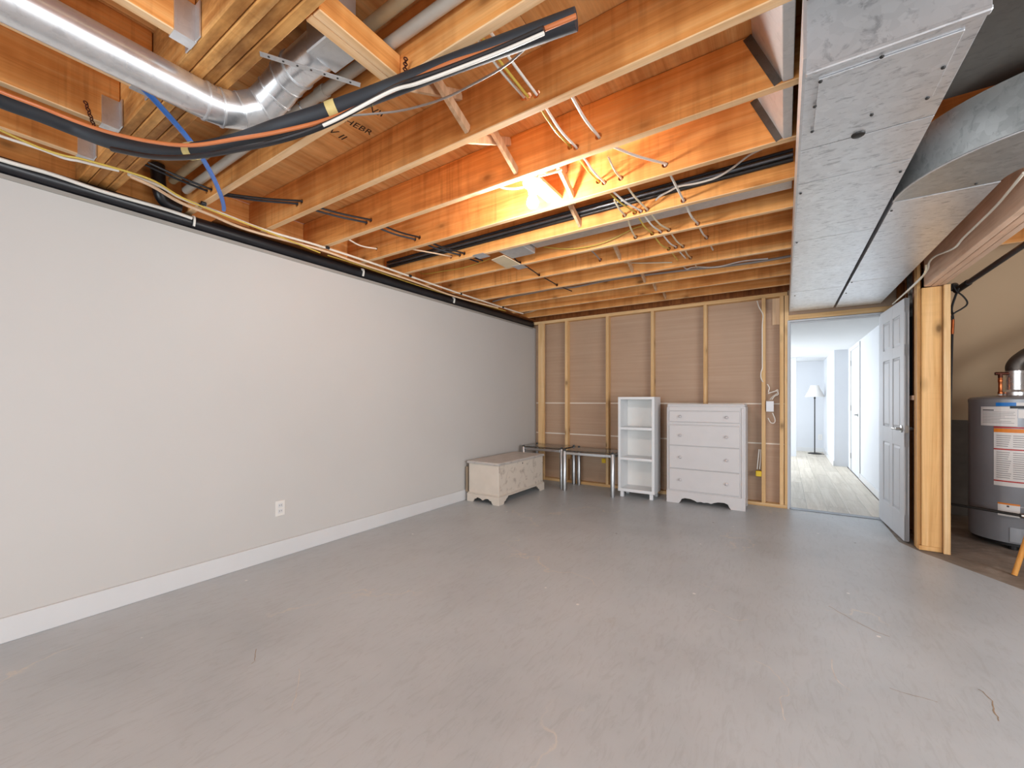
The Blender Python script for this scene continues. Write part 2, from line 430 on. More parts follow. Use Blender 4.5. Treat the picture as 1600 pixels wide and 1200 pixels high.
# ------------------------------------------------------------------ floors
PE = [(0.80, 4.66), (0.893, 4.435), (1.247, 3.90), (1.75, 3.10), (2.2, 2.2), (2.2, -3.9)]   # edge of the grey paint
fl = MB().prism([(-3.30,-3.9),(-3.30,5.50),(0.80,5.50)]+PE, lambda u,v,w_: (u,v,w_), -0.12, 0.0)
fo = tag(fl.build('floor', 'painted_slab'), 'grey painted concrete slab with scuffs and faint cracks', 'floor', kind='structure')
plain('crack_pale', srgb(206,200,192), 0.7, var=0.1, vscale=20)
plain('crack_brown', srgb(158,138,116), 0.7, var=0.15, vscale=20)
def crack(px, wd, mat):
    P = spline([at_z(x, y, 0.0004) for x, y in px], 4); rr = random.Random(len(px)*7+int(px[0][0])); vs = []; fs = []
    for i, p in enumerate(P):
        d = (P[min(i+1,len(P)-1)]-P[max(i-1,0)]).normalized(); n_ = Vector((-d.y, d.x, 0)); w_ = wd*rr.uniform(0.25, 0.6); j = n_*rr.uniform(-0.004, 0.004)
        vs += [p+j+n_*w_, p+j-n_*w_]
    for i in range(len(P)-1): fs.append((2*i, 2*i+1, 2*i+3, 2*i+2))
    MB().add(vs, fs).build('crack', mat, fo)
crack([(1180,1032),(1200,1042),(1215,1057),(1234,1082),(1220,1092),(1225,1125)], 0.004, 'crack_pale')
crack([(1530,1077),(1550,1095),(1552,1110),(1562,1127)], 0.005, 'crack_brown')
crack([(1295,947),(1330,967),(1365,985),(1390,995)], 0.004, 'crack_brown')
crack([(1105,950),(1125,957),(1150,969),(1170,968)], 0.004, 'crack_pale')
crack([(1300,1030),(1305,1060),(1330,1080)], 0.004, 'crack_pale')
crack([(1390,1075),(1430,1087),(1465,1097)], 0.003, 'crack_brown')
crack([(400,1014),(398,1030),(393,1037)], 0.003, 'crack_brown')
crack([(468,1045),(463,1080),(456,1110)], 0.003, 'crack_pale')
fl = B(0.80, 3.4, -3.9, 6.3, -0.12, -0.003)
tag(fl.build('floor_utility', 'bare_concrete'), 'bare stained concrete under the water heater', 'floor', kind='structure')

hf = empty('floor_hall', (0,0,0), 'pale wood plank floor beyond the open door', 'floor', kind='structure')
B(-3.0, 0.95, 5.50, 11.8, -0.12, -0.006).build('underlay', 'bare_concrete', hf)
pl = B(-0.089, 0.089, -0.598, 0.598, -0.006, 0.004).build('plank', 'hall_plank', hf, bevel=0.002)
first = True
for i in range(22):
    x = 0.84-i*0.18; y = 5.515+0.6-((i*0.47) % 1.2)
    while y < 12.3:
        y0, y1 = max(y-0.598, 5.505), min(y+0.598, 11.78)
        if y1-y0 > 0.05:
            if first: o = pl; first = False
            else: o = pl.copy(); COL.objects.link(o); o.parent = hf
            o.location = (x, (y0+y1)/2, 0); o.scale = (1, (y1-y0)/1.196, 1)
        y += 1.2

# ------------------------------------------------------------------ walls
tag(B(XL, XL+0.006, -3.9, 5.39, 2.262, 2.285).build('wall_shade_strip', 'edge_shade'), 'grey strip painted as the shaded top edge of the greige wall', 'trim', kind='structure')  # strip stands in for the shade on the wall's top edge
tag(B(-3.30, XL, -3.9, 5.52, 0, 2.285).build('wall_left', 'greige_paint', bevel=0.003), 'plain greige painted wall stopping below the joists', 'wall', kind='structure')
tag(B(-3.50, -3.38, -3.9, 5.60, 0, ZS).build('wall_foundation', 'block_wall'), 'dark foundation wall behind the top of the greige wall', 'wall', kind='structure')
bb = B(XL, XL+0.015, -3.9, 5.34, 0, 0.123)
tag(bb.build('baseboard_left', 'baseboard_white', bevel=0.003), 'white baseboard along the greige wall', 'baseboard', kind='structure')

# back wall: open studs on the room side, drywall backs between them
wb = empty('wall_back', (0,YB,0), 'unfinished stud wall showing brown backs of drywall', 'wall', kind='structure')
YD = YB+0.089
for z0, z1 in ((0.0, 0.687), (0.700, 1.138), (1.151, 2.40)):
    for x0, x1 in ((-3.30, -2.02), (-2.02, -0.82), (-0.82, 0.005)):
        B(x0+0.001, x1-0.001, YD, YD+0.013, z0, z1).build('drywall_panel', 'drywall_back', wb)
for z in (0.6935, 1.1445):
    B(-3.30, 0.0, YD-0.001, YD+0.016, z-0.0075, z+0.0075).build('joint_strip', 'joint_white', wb)
def bx(px): # X on the stud face plane
    return at_y(px, 626, YB).x
B(XL, 0.03, YB, YD, 0.0, 0.038).build('bottom_plate', 'pine_x', wb, bevel=0.002)
B(XL, 0.03, YB, YD, 2.328, 2.368).build('top_plate', 'pine_x', wb, bevel=0.002)
B(XL, 0.03, YB+0.012, YD+0.02, 2.368, ZJ+0.002).build('upper_plate', 'dark_wood', wb)
st = B(-0.019, 0.019, 0, 0.089, 0.038, 2.328).build('stud', 'pine_z', wb, bevel=0.002, origin=(0,0,0)); st.parent = wb
sx = [bx(884.5), bx(948.5), bx(1019), bx(1101.5), bx(1193)]
st.location = (sx[0], 0, 0)
for x in sx[1:]: place(st, wb, (x, 0, 0))
for k, px in enumerate((1221.5, 1229.0)):
    place(st, wb, (bx(px), -0.004*k, 0))
xs0 = bx(842.5)
B(xs0-0.01, xs0+0.089, YB-0.012, YB+0.026, 0.0, 2.328).build('corner_stud', 'pine_z', wb, bevel=0.002)
B(bx(1206.5), bx(1219), YD-0.014, YD-0.002, 2.03, 2.325).build('plywood_scrap', 'scrap_ply', wb)
B(sx[0]+0.005, sx[0]+0.06, YB+0.02, YB+0.06, 0.34, 0.43).build('wood_scrap', 'pine_x', wb)

# rough header and white jambs of the doorway
DX0, DX1 = 0.03, 0.80
B(DX0-0.01, 1.03, YB-0.004, YD, 2.056, 2.108).build('door_header', 'pine_x', wb, bevel=0.002)
B(DX0-0.01, 1.03, YB+0.03, YD+0.02, 2.108, ZS).build('header_panel', 'drywall_back', wb)
jm = empty('trim_1', (DX0, YB, 0), 'white jamb around the open doorway', 'door frame', kind='structure')
B(DX0, DX0+0.019, YB-0.006, YB+0.115, 0, 2.052).build('side_jamb', 'door_white', jm, bevel=0.001)
B(DX1, DX1+0.019, YB-0.006, YB+0.115, 0, 2.052).build('side_jamb', 'door_white', jm, bevel=0.001)
B(DX0+0.019, DX1, YB-0.006, YB+0.115, 2.033, 2.052).build('head_jamb', 'door_white', jm, bevel=0.001)
B(DX0+0.019, DX0+0.031, YB+0.045, YB+0.08, 0, 2.033).build('door_stop', 'door_white', jm)
B(DX0+0.031, DX1, YB+0.045, YB+0.08, 2.021, 2.033).build('door_stop', 'door_white', jm)
B(DX0+0.02, DX1, YB-0.005, YB+0.09, 0.0, 0.005).build('threshold', 'steel_conduit', jm)

# partition to the utility space: studs, post and beam
wr = empty('wall_right', (0.96, 4.5, 0), 'open stud partition with post and beam beside the utility space', 'wall', kind='structure')
B(0.885, 0.905, 4.53, 4.62, 0.0, 2.37).build('king_stud', 'post_wood', wr, bevel=0.002)
B(0.905, 1.022, 4.50, 4.538, 0.035, 2.07).build('post', 'post_wood', wr, bevel=0.004)
B(0.890, 1.022, 4.502, 4.62, 0.0, 0.035).build('sole_block', 'post_wood', wr, bevel=0.003)
B(1.024, 1.062, 4.475, 4.564, 0.0, 2.072).build('jack_stud', 'pine_z', wr, bevel=0.002)
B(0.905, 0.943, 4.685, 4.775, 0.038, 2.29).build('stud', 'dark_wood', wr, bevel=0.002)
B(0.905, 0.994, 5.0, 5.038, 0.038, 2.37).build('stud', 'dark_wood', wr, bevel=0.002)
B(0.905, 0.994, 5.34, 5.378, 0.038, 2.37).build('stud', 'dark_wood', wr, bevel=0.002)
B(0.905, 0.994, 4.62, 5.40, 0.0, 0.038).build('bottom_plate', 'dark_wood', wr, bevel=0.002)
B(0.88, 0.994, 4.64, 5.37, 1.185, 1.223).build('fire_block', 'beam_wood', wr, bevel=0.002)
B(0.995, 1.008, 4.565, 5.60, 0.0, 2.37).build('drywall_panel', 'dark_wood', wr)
for x0, x1 in ((0.918, 0.956), (0.959, 1.0), (1.002, 1.04)):
    B(x0, x1, 2.72, 4.50+0.03*(x0 > 0.95), 2.075, 2.30).build('beam_ply', 'beam_wood', wr, bevel=0.003)
B(0.90, 1.04, 2.72, 5.40, 2.30, 2.338).build('top_plate', 'dark_wood', wr, bevel=0.002)

# under the stairs: sloping drywall, dark wall below
us = MB().prism([(5.02,2.46),(6.10,0.98),(6.13,1.0),(5.05,2.48)], lambda u,v,w_: (w_,u,v), 1.01, 3.2)
tag(us.build('wall_stair_soffit', 'beige_drywall'), 'beige drywall sloping down under the stairs', 'wall', kind='structure')
tag(B(1.01, 3.2, 6.10, 6.2, 0, 2.5).build('wall_utility_back', 'block_wall'), 'dark wall low behind the water heater', 'wall', kind='structure')
fw = empty('wall_far_right', (3.2,0,0), 'painted wall on the far right side', 'wall', kind='structure')
for b_ in ((-3.9,-1.2,0,ZS), (2.6,6.2,0,ZS), (-1.2,2.6,0,0.4), (-1.2,2.6,2.1,ZS)):
    B(3.2, 3.3, b_[0], b_[1], b_[2], b_[3]).build('wall_piece', 'rear_paint', fw)
w2 = empty('fill_window_2', (3.2,0.7,0.4), 'added unseen window in the far right wall, for fill light', 'window', kind='structure')  # out of view, added to go with the right fill lamp
for y in (-1.2, 0.68, 2.56): B(3.2, 3.25, y, y+0.04, 0.4, 2.1).build('fill_window_frame', 'baseboard_white', w2)
for z in (0.4, 2.06): B(3.2, 3.25, -1.2, 2.6, z, z+0.04).build('fill_window_frame', 'baseboard_white', w2)
# wall behind the camera, with a patio door added for fill light
rw = empty('wall_rear', (0,-3.9,0), 'painted wall at the other end of the room', 'wall', kind='structure')
for b_ in ((-3.3,-2.4,0,ZS), (1.2,3.3,0,ZS), (-2.4,1.2,2.15,ZS)):
    B(b_[0], b_[1], -4.0, -3.9, b_[2], b_[3]).build('wall_piece', 'rear_paint', rw)
w1 = empty('fill_window_1', (-0.6,-3.95,0.0), 'added unseen patio door at the other end of the room, for fill light', 'window', kind='structure')
for x in (-2.38, -0.62, 1.16): B(x, x+0.04, -3.98, -3.93, 0.0, 2.15).build('fill_window_frame', 'baseboard_white', w1)
for z in (0.0, 2.11): B(-2.38, 1.2, -3.98, -3.93, z, z+0.04).build('fill_window_frame', 'baseboard_white', w1)

# hall beyond the door
tag(B(0.95, 0.99, 5.52, 9.40, 0, 2.12).build('wall_hall_right', 'white_wall'), 'white hall wall with a closed door', 'wall', kind='structure')
tag(B(0.75, 0.99, 9.40, 11.86, 0, 2.12).build('wall_hall_jog', 'white_wall'), 'white wall corner stepping in at the end of the hall', 'wall', kind='structure')
hw = empty('wall_hall_far', (0,11.8,0), 'white end wall behind the floor lamp', 'wall', kind='structure')
for b_ in ((-2.1,-2.0,0,2.12),(-0.4,0.76,0,2.12),(-2.0,-0.4,0,0.7),(-2.0,-0.4,2.0,2.12)):
    B(b_[0], b_[1], 11.78, 11.88, b_[2], b_[3]).build('wall_piece', 'white_wall', hw)
hl = empty('wall_hall_left', (-2.0,8,0), 'white side wall of the hall', 'wall', kind='structure')
for b_ in ((5.5,8.4,0,2.12),(9.8,11.88,0,2.12),(8.4,9.8,0,0.75),(8.4,9.8,2.0,2.12)):
    B(-2.1, -2.0, b_[0], b_[1], b_[2], b_[3]).build('wall_piece', 'white_wall', hl)
tag(B(-3.1, 0.02, YD+0.015, YD+0.03, 0, 2.12).build('wall_hall_near', 'white_wall'), 'hall side of the stud wall', 'wall', kind='structure')
tag(B(-3.1, 0.99, 5.53, 11.88, 2.09, 2.13).build('ceiling_hall', 'hall_ceiling'), 'low white ceiling of the hall', 'ceiling', kind='structure')
tag(B(0.938, 0.95, 5.54, 7.98, 0.004, 0.095).build('baseboard_hall', 'baseboard_white', bevel=0.002), 'white baseboard along the hall wall', 'baseboard', kind='structure')
tag(B(0.738, 0.75, 9.39, 11.78, 0.004, 0.095).build('baseboard_hall_jog', 'baseboard_white'), 'white baseboard around the stepped wall corner', 'baseboard', kind='structure')
tag(B(-0.5, 0.738, 11.766, 11.78, 0.004, 0.095).build('baseboard_hall_far', 'baseboard_white'), 'white baseboard behind the floor lamp', 'baseboard', kind='structure')
B2 = at_y(1241.5, 626, 10.6)
tag(B(B2.x-0.12, B2.x+0.03, 10.55, 10.65, 0.0, 2.09).build('wall_hall_return', 'white_wall', bevel=0.003), 'bright white wall end at the left of the doorway view', 'wall', kind='structure')

# ------------------------------------------------------------------ ceiling framing
ce = empty('ceiling', (0,0,ZJ), 'open ceiling of amber wooden joists under a plywood subfloor', 'ceiling', kind='structure')
j0 = B(-3.26, 3.19, -JT/2, JT/2, 0, ZS-ZJ).build('joist', 'joist_x', ce, bevel=0.003, origin=(0,0,0)); j0.parent = ce
j0.location = (0, yf(2)-JT/2, 0)
JO = {2: j0}; HOLES = {}
for k in range(3, 13):
    JO[k] = place(j0, ce, (0, yf(k)-JT/2, random.uniform(-0.003, 0.003)))
# four-ply header that carries the tail joists
for i in range(4):
    y0 = 0.574+i*0.0385
    B(-3.26, 3.19, y0, y0+0.0365, ZJ-0.004+(0.004, 0.0, 0.006, 0.002)[i], ZS).build('header_ply', 'header_wood', ce, bevel=0.003)
tj = B(-JT/2, JT/2, -3.85, 0.0, 0, ZS-ZJ).build('tail_joist', 'joist_y', ce, bevel=0.003, origin=(0,0,0)); tj.parent = ce
xt = [-2.885+0.4064*k for k in range(15)]
tj.location = (xt[0], 0.572, 0)
for x in xt[1:]: place(tj, ce, (x, 0.572, 0))
hg = MB()
hg.box(-0.024, 0.024, -0.06, 0.0, -0.003, 0.0)
hg.box(-0.024, -0.0195, -0.06, 0.0, 0, 0.12); hg.box(0.0195, 0.024, -0.06, 0.0, 0, 0.12)
hg.box(-0.06, -0.0195, -0.004, 0.0, 0.0, 0.12); hg.box(0.0195, 0.06, -0.004, 0.0, 0.0, 0.12)
hgo = hg.build('joist_hanger', 'galvanized_bright', ce, origin=(0,0,0)); hgo.parent = ce; hgo.location = (xt[0], 0.572, 0)
for x in xt[1:4]: place(hgo, ce, (x, 0.572, 0))
# plywood sheets of the subfloor, laid along Y
for i in range(6):
    x0 = -3.26+i*1.22; x1 = min(x0+1.217, 3.2)
    for y0, y1 in ((-3.9,-1.62),(-1.617,0.82),(0.823,3.26),(3.263,5.62)):
        if x1 > x0: B(x0, x1, y0, y1, ZS, ZS+0.016).build('subfloor_panel', 'plywood', ce)
# short double trimmer between header and joist 2
B(-1.266, -1.229, 0.732, yn(2)-0.001, ZJ+0.002, ZJ+0.083).build('trimmer', 'joist_y', ce, bevel=0.003)
B(-1.227, -1.190, 0.732, yn(2)-0.001, ZJ, ZJ+0.083).build('trimmer', 'joist_y', ce, bevel=0.003)
# cross bridging
for k in (2, 3, 4, 5, 7, 8, 9, 10, 11):
    xb = -1.19+random.uniform(-0.012, 0.012) if k != 4 else -1.06
    MB().bar((xb, yf(k)+0.002, ZS-0.03), (xb, yn(k+1)-0.002, ZJ+0.03), 0.04, 0.019, (1,0,0)).build('bridging_strip', 'bridging', ce)
    MB().bar((xb-0.045, yf(k)+0.002, ZJ+0.03), (xb-0.045, yn(k+1)-0.002, ZS-0.03), 0.04, 0.019, (1,0,0)).build('bridging_strip', 'bridging', ce)
# rim at the left wall, dark infill over the back wall
B(-3.38, -3.262, -3.85, 5.6, ZJ, ZS).build('rim_joist', 'joist_y', ce)
B(-3.26, 3.19, 5.42, 5.46, ZJ+0.004, ZS).build('rim_joist', 'dark_wood', ce)
B(-3.30, -3.10, 1.2, 5.40, ZJ-0.003, ZJ).build('sill_board', 'dark_wood', ce)
# mill stamps on the subfloor
def edge_paint(o, mat):            # the downward faces of a board get a paler wood
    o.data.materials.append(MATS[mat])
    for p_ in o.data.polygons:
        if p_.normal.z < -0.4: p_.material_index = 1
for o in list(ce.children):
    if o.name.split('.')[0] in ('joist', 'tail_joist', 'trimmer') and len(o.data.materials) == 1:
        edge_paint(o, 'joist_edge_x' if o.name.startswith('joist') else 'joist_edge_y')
def stamp(txt, px, py, qx, qy, size):
    p = at_z(px, py, ZS-0.001); d = at_z(qx, qy, ZS-0.001)-p
    M = Matrix.Translation(p) @ Matrix.Rotation(math.atan2(d.y, d.x), 4, 'Z') @ Matrix.Rotation(math.pi, 4, 'X')
    text_mesh(txt, size, 0.0003, 'stamp_ink', 'mill_stamp', ce, M)
stamp('HEBR', 536, 190, 566, 205, 0.062)
stamp('V II', 511, 204, 535, 219, 0.07)
stamp('VII', 576, 174, 605, 186, 0.062)

# metal pans closing two bays beside the duct
for k, x0 in ((3, 0.0), (4, 0.0)):
    pb = empty('bay_pan', (-0.05, yf(k), ZJ), 'bright metal pan closing the joist bay beside the duct, '+('nearer the top edge' if k == 3 else 'lower one'), 'duct pan', 'metal pans beside the trunk duct')
    MB().prism([(x0-0.105, ZS-0.008), (x0-0.004, ZJ+0.002), (0.03, ZJ+0.002), (0.03, ZS-0.008)], lambda u,v,w_: (u,w_,v), yf(k)+0.002, yn(k+1)-0.002).build('pan', 'galvanized_bright', pb, bevel=0.002)
    MB().bar((x0-0.122, yn(k+1)-0.003, ZS-0.008), (x0-0.018, yn(k+1)-0.003, ZJ+0.004), 0.03, 0.002, (0,1,0)).build('flange', 'galvanized_dull', pb)

# ------------------------------------------------------------------ rectangular ducts
ZD = 2.13
def seam_duct(root, x0, x1, ys, ztop, mat):
    for a, b_ in zip(ys[:-1], ys[1:]):
        B(x0, x1, a+0.003, b_-0.003, ZD, ztop).build('duct_section', mat, root, bevel=0.001)
    for y in ys[1:-1]:
        B(x0-0.002, x1+0.002, y-0.003, y+0.003, ZD+0.003, ztop).build('drive_cleat', 'iron_dark', root)
d1 = empty('trunk_duct', (0.235, 3.4, ZD), 'wide galvanized trunk duct with a screwed patch panel, nearer the joists', 'duct')
seam_duct(d1, 0.052, 0.418, [1.46, 1.92, 2.215, 3.0, 4.38, 5.33], 2.335, 'galvanized_duct')
B(0.06, 0.41, 5.33, 5.436, ZD+0.03, 2.33).build('duct_collar', 'galvanized_duct', d1, bevel=0.01)
B(0.085, 0.385, 1.515, 1.79, ZD-0.0045, ZD-0.0005).build('patch_panel', 'galvanized_duct', d1, bevel=0.001)
B(0.044, 0.052, 1.4, 5.33, ZD-0.004, 2.335).build('side_flange', 'galvanized_bright', d1)
B(0.052, 0.418, 1.455, 1.475, ZD-0.014, ZD).build('end_flange', 'galvanized_duct', d1, bevel=0.003)
pg = at_z(1341, 210, ZD)
MB().lathe([(0.001,-0.006),(0.016,-0.006),(0.019,-0.004),(0.02,0.0)], (pg.x, pg.y, ZD), 20).build('hole_plug', 'iron_dark', d1, smooth=True)
sc = MB().lathe([(0.001,-0.004),(0.004,-0.004),(0.0055,-0.002),(0.0055,0.0)], (0,0,0), 8).build('screw', 'iron_dark', d1, origin=(0,0,0)); sc.parent = d1
spots = [at_z(px, py, ZD-0.005) for px, py in ((1282,127),(1273,166),(1269,205),(1362,179),(1449,153),(1474,105),(1378,88))]
spots += [at_z(px, py, ZD-0.001) for px, py in ((1251,302),(1245,379),(1242,462),(1407,268))]
sc.location = spots[0]-d1.location
for p in spots[1:]: place(sc, d1, p-d1.location)
B(0.05, 2.3, 0.76, yf(5)-0.004, ZJ-0.008, ZJ-0.003).build('return_pan', 'galvanized_dull', d1)

d2 = empty('branch_duct', (0.61, 4.0, ZD), 'galvanized duct with a curved elbow beside the post and beam', 'duct')
seam_duct(d2, 0.438, 0.785, [2.66, 4.255, 5.35], 2.34, 'galvanized_duct')
B(0.45, 0.77, 5.35, 5.436, ZD+0.03, 2.33).build('duct_collar', 'galvanized_duct', d2, bevel=0.01)
# radius elbow turning to the right: centre (0.95, 2.66)
ecx, ecy, Ro, Ri = 0.952, 2.655, 0.514, 0.167
n = 18; poly = []
for i in range(n+1):
    a = math.pi+i/n*math.pi/2; poly.append((ecx+Ro*math.cos(a), ecy+Ro*math.sin(a)))
for i in range(n, -1, -1):
    a = math.pi+i/n*math.pi/2; poly.append((ecx+Ri*math.cos(a), ecy+Ri*math.sin(a)))
MB().prism(poly, lambda u,v,w_: (u,v,w_), ZD+0.001, 2.34).build('elbow', 'galvanized_side', d2, bevel=0.003, smooth=True)
rim = [(ecx+(Ro+0.002)*math.cos(math.pi+i/n*math.pi/2), ecy+(Ro+0.002)*math.sin(math.pi+i/n*math.pi/2), ZD+0.001) for i in range(n+1)]
MB().tube(rim, 0.004, 6, smooth=False).build('elbow_seam', 'galvanized_bright', d2, smooth=True)
B(ecx, 2.1, ecy-Ro, ecy-Ri, ZD+0.001, 2.34).build('duct_section', 'galvanized_side', d2, bevel=0.003)
B(0.437, 0.786, 2.655, 2.661, ZD+0.004, 2.34).build('drive_cleat', 'iron_dark', d2)
p = at_z(1393, 328, ZD)
for px, py in ((1393,329),(1331,441),(1322,458),(1525,287)):
    p = at_z(px, py, ZD-0.001)
    q = place(sc, d2, p-d2.location)

# duct in the joist bay with its register boot
bd = empty('bay_duct', (-0.9, 2.85, ZJ), 'flat grey duct running inside a joist bay past the light bulb', 'duct')
B(-1.69, 0.04, yf(6)+0.045, yf(6)+0.215, ZJ+0.047, ZS-0.02).build('duct_body', 'galvanized_bright', bd, bevel=0.004)
bo = empty('register_boot', (-1.97, 2.92, ZJ), 'sheet metal boot with a cream cover plate below the joists', 'register boot')
def quad_plate(pts, t, name, mat, root):
    mbb = MB(); P = [Vector(q) for q in pts]; nrm = (P[1]-P[0]).cross(P[3]-P[0]).normalized()*t
    mbb.add(P+[q+nrm for q in P], [(0,1,2,3),(7,6,5,4),(0,4,5,1),(1,5,6,2),(2,6,7,3),(3,7,4,0)])
    return mbb.build(name, mat, root)
zb = ZJ-0.006
cv = [at_z(768,406.5,zb), at_z(787,399.5,zb), at_z(813,413,zb), at_z(793,420,zb)]
quad_plate(cv, 0.006, 'cover_plate', 'cover_cream', bo)
B(cv[0].x-0.06, cv[0].x+0.05, yn(6)-0.03, yf(6)+0.03, zb-0.004, zb-0.001).build('bracket', 'galvanized_bright', bo)
q = at_z(815, 418, zb)
B(q.x-0.05, q.x+0.05, yn(7)-0.03, yf(7)+0.04, zb-0.004, zb-0.001).build('bracket', 'galvanized_bright', bo)
B(-1.93, -1.70, yf(6)+0.01, yf(6)+0.21, ZJ+0.004, ZS-0.02).build('boot_body', 'galvanized_bright', bo, bevel=0.005)

# ------------------------------------------------------------------ round duct
rd = empty('round_duct', (-1.82, 0.4, 2.30), 'round galvanized duct with an adjustable elbow, upper left', 'duct')
r5 = 0.0635
MB().tube([(-1.84,-3.6,2.30),(-1.815,0.66,2.305)], r5, 32, smooth=False).build('duct_pipe', 'galvanized_round', rd, smooth=True)
arc = []
c0 = Vector((-1.815, 0.66, 2.305))
ec = [c0, c0+Vector((0.004,0.05,0.002)), c0+Vector((0.02,0.115,0.02)), c0+Vector((0.055,0.175,0.06)), c0+Vector((0.11,0.198,0.105)), c0+Vector((0.18,0.208,0.14)), c0+Vector((0.25,0.210,0.148))]
for i in range(len(ec)-1):
    a, b_ = ec[i], ec[i+1]; d = (b_-a).normalized()*0.006
    MB().tube([a-d, b_+d], [r5*1.03, r5*1.0], 32, smooth=False).build('elbow_gore', 'galvanized_round', rd, smooth=True)
for i in (0, 1, 2, 3, 4, 5, 6):
    t = (ec[min(i+1,6)]-ec[max(i-1,0)]).normalized()*0.003
    MB().tube([ec[i]-t, ec[i]+t], r5*1.07, 32, smooth=False).build('crimp_ring', 'galvanized_bright', rd, smooth=True)
B(-1.40, -1.275, ec[-1].y-0.06, ec[-1].y+0.055, 2.40, ZS-0.002).build('floor_boot', 'galvanized_bright', rd, bevel=0.004)
MB().tube([ec[-1], (-1.39, ec[-1].y, 2.455)], r5*0.98, 32, smooth=False).build('duct_pipe', 'galvanized_round', rd, smooth=True)

# PVC drain pipes in the first bay
def pvc(name, y, z, r, mat, label, ink):
    t = empty(name, (-2, y, z), label, 'pipe', 'pipes in the bay of the round duct')
    MB().tube([(-3.08, y, z-0.02), (1.0, y, z+0.01)], r, 20, smooth=False).build('pipe', mat, t, smooth=True)
    for px in (-2.0, -1.66): MB().tube([(px, y, z-0.01), (px+0.05, y, z-0.01)], r*1.22, 20, smooth=False).build('coupling', mat, t, smooth=True)
    MB().tube([(-1.78, y, z-0.005), (-1.772, y, z-0.005)], r*1.3, 20, smooth=False).build('hanger_ring', 'chrome', t, smooth=True)
    if ink:
        M = Matrix.Translation((-1.43, y-r*0.80, z-r*0.62)) @ Matrix.Rotation(R(-38), 4, 'X') @ Matrix.Rotation(R(90), 4, 'X')
        text_mesh('PVC1120 SCH 40', 0.03, 0.0006, 'pipe_ink', 'printed_text', t, M)
    return t
pvc('drain_pipe', 1.018, 2.495, 0.021, 'pvc_grey', 'pale grey plastic pipe hugging the second joist', False)
pvc('drain_pipe', 0.951, 2.526, 0.021, 'pvc_tan', 'tan plastic pipe with blue print, between round duct and grey pipe', True)
sp = empty('strap', at_z(485,110,ZJ-0.006), 'narrow perforated metal strap across the bay under the pipes', 'strap')
a, b_ = at_z(406,84,ZJ-0.006), at_z(563,133,ZJ-0.006)
MB().bar(a, b_, 0.022, 0.002).build('band', 'galvanized_bright', sp)
for i in range(7):
    q = a.lerp(b_, (i+0.6)/7.4); MB().lathe([(0.004,-0.0005),(0.004,0.0005)], (q.x,q.y,q.z-0.0014), 8).build('hole', 'slot_dark', sp)

# ------------------------------------------------------------------ insulated line with its companions
ZI = 2.335
IL = [(-60,128),(0,156),(60,178),(120,202),(175,222),(240,236),(300,236),(370,222),(440,198),(520,172),(600,142),(700,103),(790,70),(900,30)]
def zi(px):                   # the line dips under the round duct
    k = [(-200,2.335),(120,2.335),(200,2.27),(300,2.20),(440,2.195),(520,2.25),(610,2.33),(1000,2.335)]
    for (a0,z0),(a1,z1) in zip(k[:-1],k[1:]):
        if a0 <= px <= a1: return z0+(z1-z0)*(px-a0)/(a1-a0)
    return 2.335
ip = [at_z(px, py, zi(px)) for px, py in IL]
il = empty('insulated_line', ip[4], 'sagging line in black foam insulation below the first joists', 'pipe')
MB().tube(ip, 0.03, 18).build('foam_sleeve', 'foam_black', il, smooth=True)
def band_on(pts, i, f, r, wd, name, mat, root):
    s_ = spline([Vector(p) for p in pts], 7); k = i*7+int(f*7)
    a, b_ = s_[k], s_[k+1]; d = (b_-a).normalized()
    MB().tube([a-d*wd/2, a+d*wd/2], r, 18, smooth=False).build(name, mat, root, smooth=True)
band_on(ip, 6, 0.05, 0.0325, 0.035, 'tape_band', 'tape_yellow', il)
band_on(ip, 9, 0.05, 0.0325, 0.035, 'tape_band', 'tape_yellow', il)
d_ = (ip[10]-ip[9]).normalized(); z_ = (Vector((0,0,-1))+d_*d_.z).normalized(); y_ = z_.cross(d_)
q = ip[9].lerp(ip[10], 0.25)+z_*0.0306+y_*(-0.010)
M = Matrix.Translation(q) @ Matrix((d_, y_, z_)).transposed().to_4x4()
text_mesh('1-1/8 x 1/2', 0.022, 0.0004, 'gold_ink', 'printed_text', il, M)
CO = [(-60,115),(0,143),(60,166),(120,190),(175,208),(240,222),(300,227),(370,217),(440,205),(520,184),(600,148),(640,128),(700,100),(780,74),(900,25)]
co = MB().tube([at_z(px, py, zi(px)-0.042) for px, py in CO], 0.007, 10).build('copper_line', 'cable_orange', smooth=True)
tag(co, 'thin orange line running along the black insulated line', 'cable')
WL = [(505,196),(535,182),(610,143),(650,131),(700,113),(780,82),(850,52)]
tag(MB().tube([at_z(px, py, zi(px)-0.079) for px, py in WL], 0.0055, 8).build('thermostat_cable', 'cable_white', smooth=True), 'white cable under the black insulated line', 'cable')
BL = [(175,233),(240,245),(300,245),(380,232),(450,216),(520,190),(612,140),(650,125),(700,108),(780,77),(850,46)]
tag(MB().tube([at_z(px, py, zi(px)-0.061) for px, py in BL], 0.010, 10).build('control_cable', 'abs_black', smooth=True), 'black cable between the orange line and white cable', 'cable')
LC = [(540,181),(580,178),(630,172),(690,155),(740,131),(790,102),(830,67),(860,40)]
tag(MB().tube([at_z(px, py, 2.373) for px, py in LC], 0.004, 8).build('loose_wire', 'cable_grey', smooth=True), 'thin loose mauve-grey wire drooping across the near joists', 'wire')
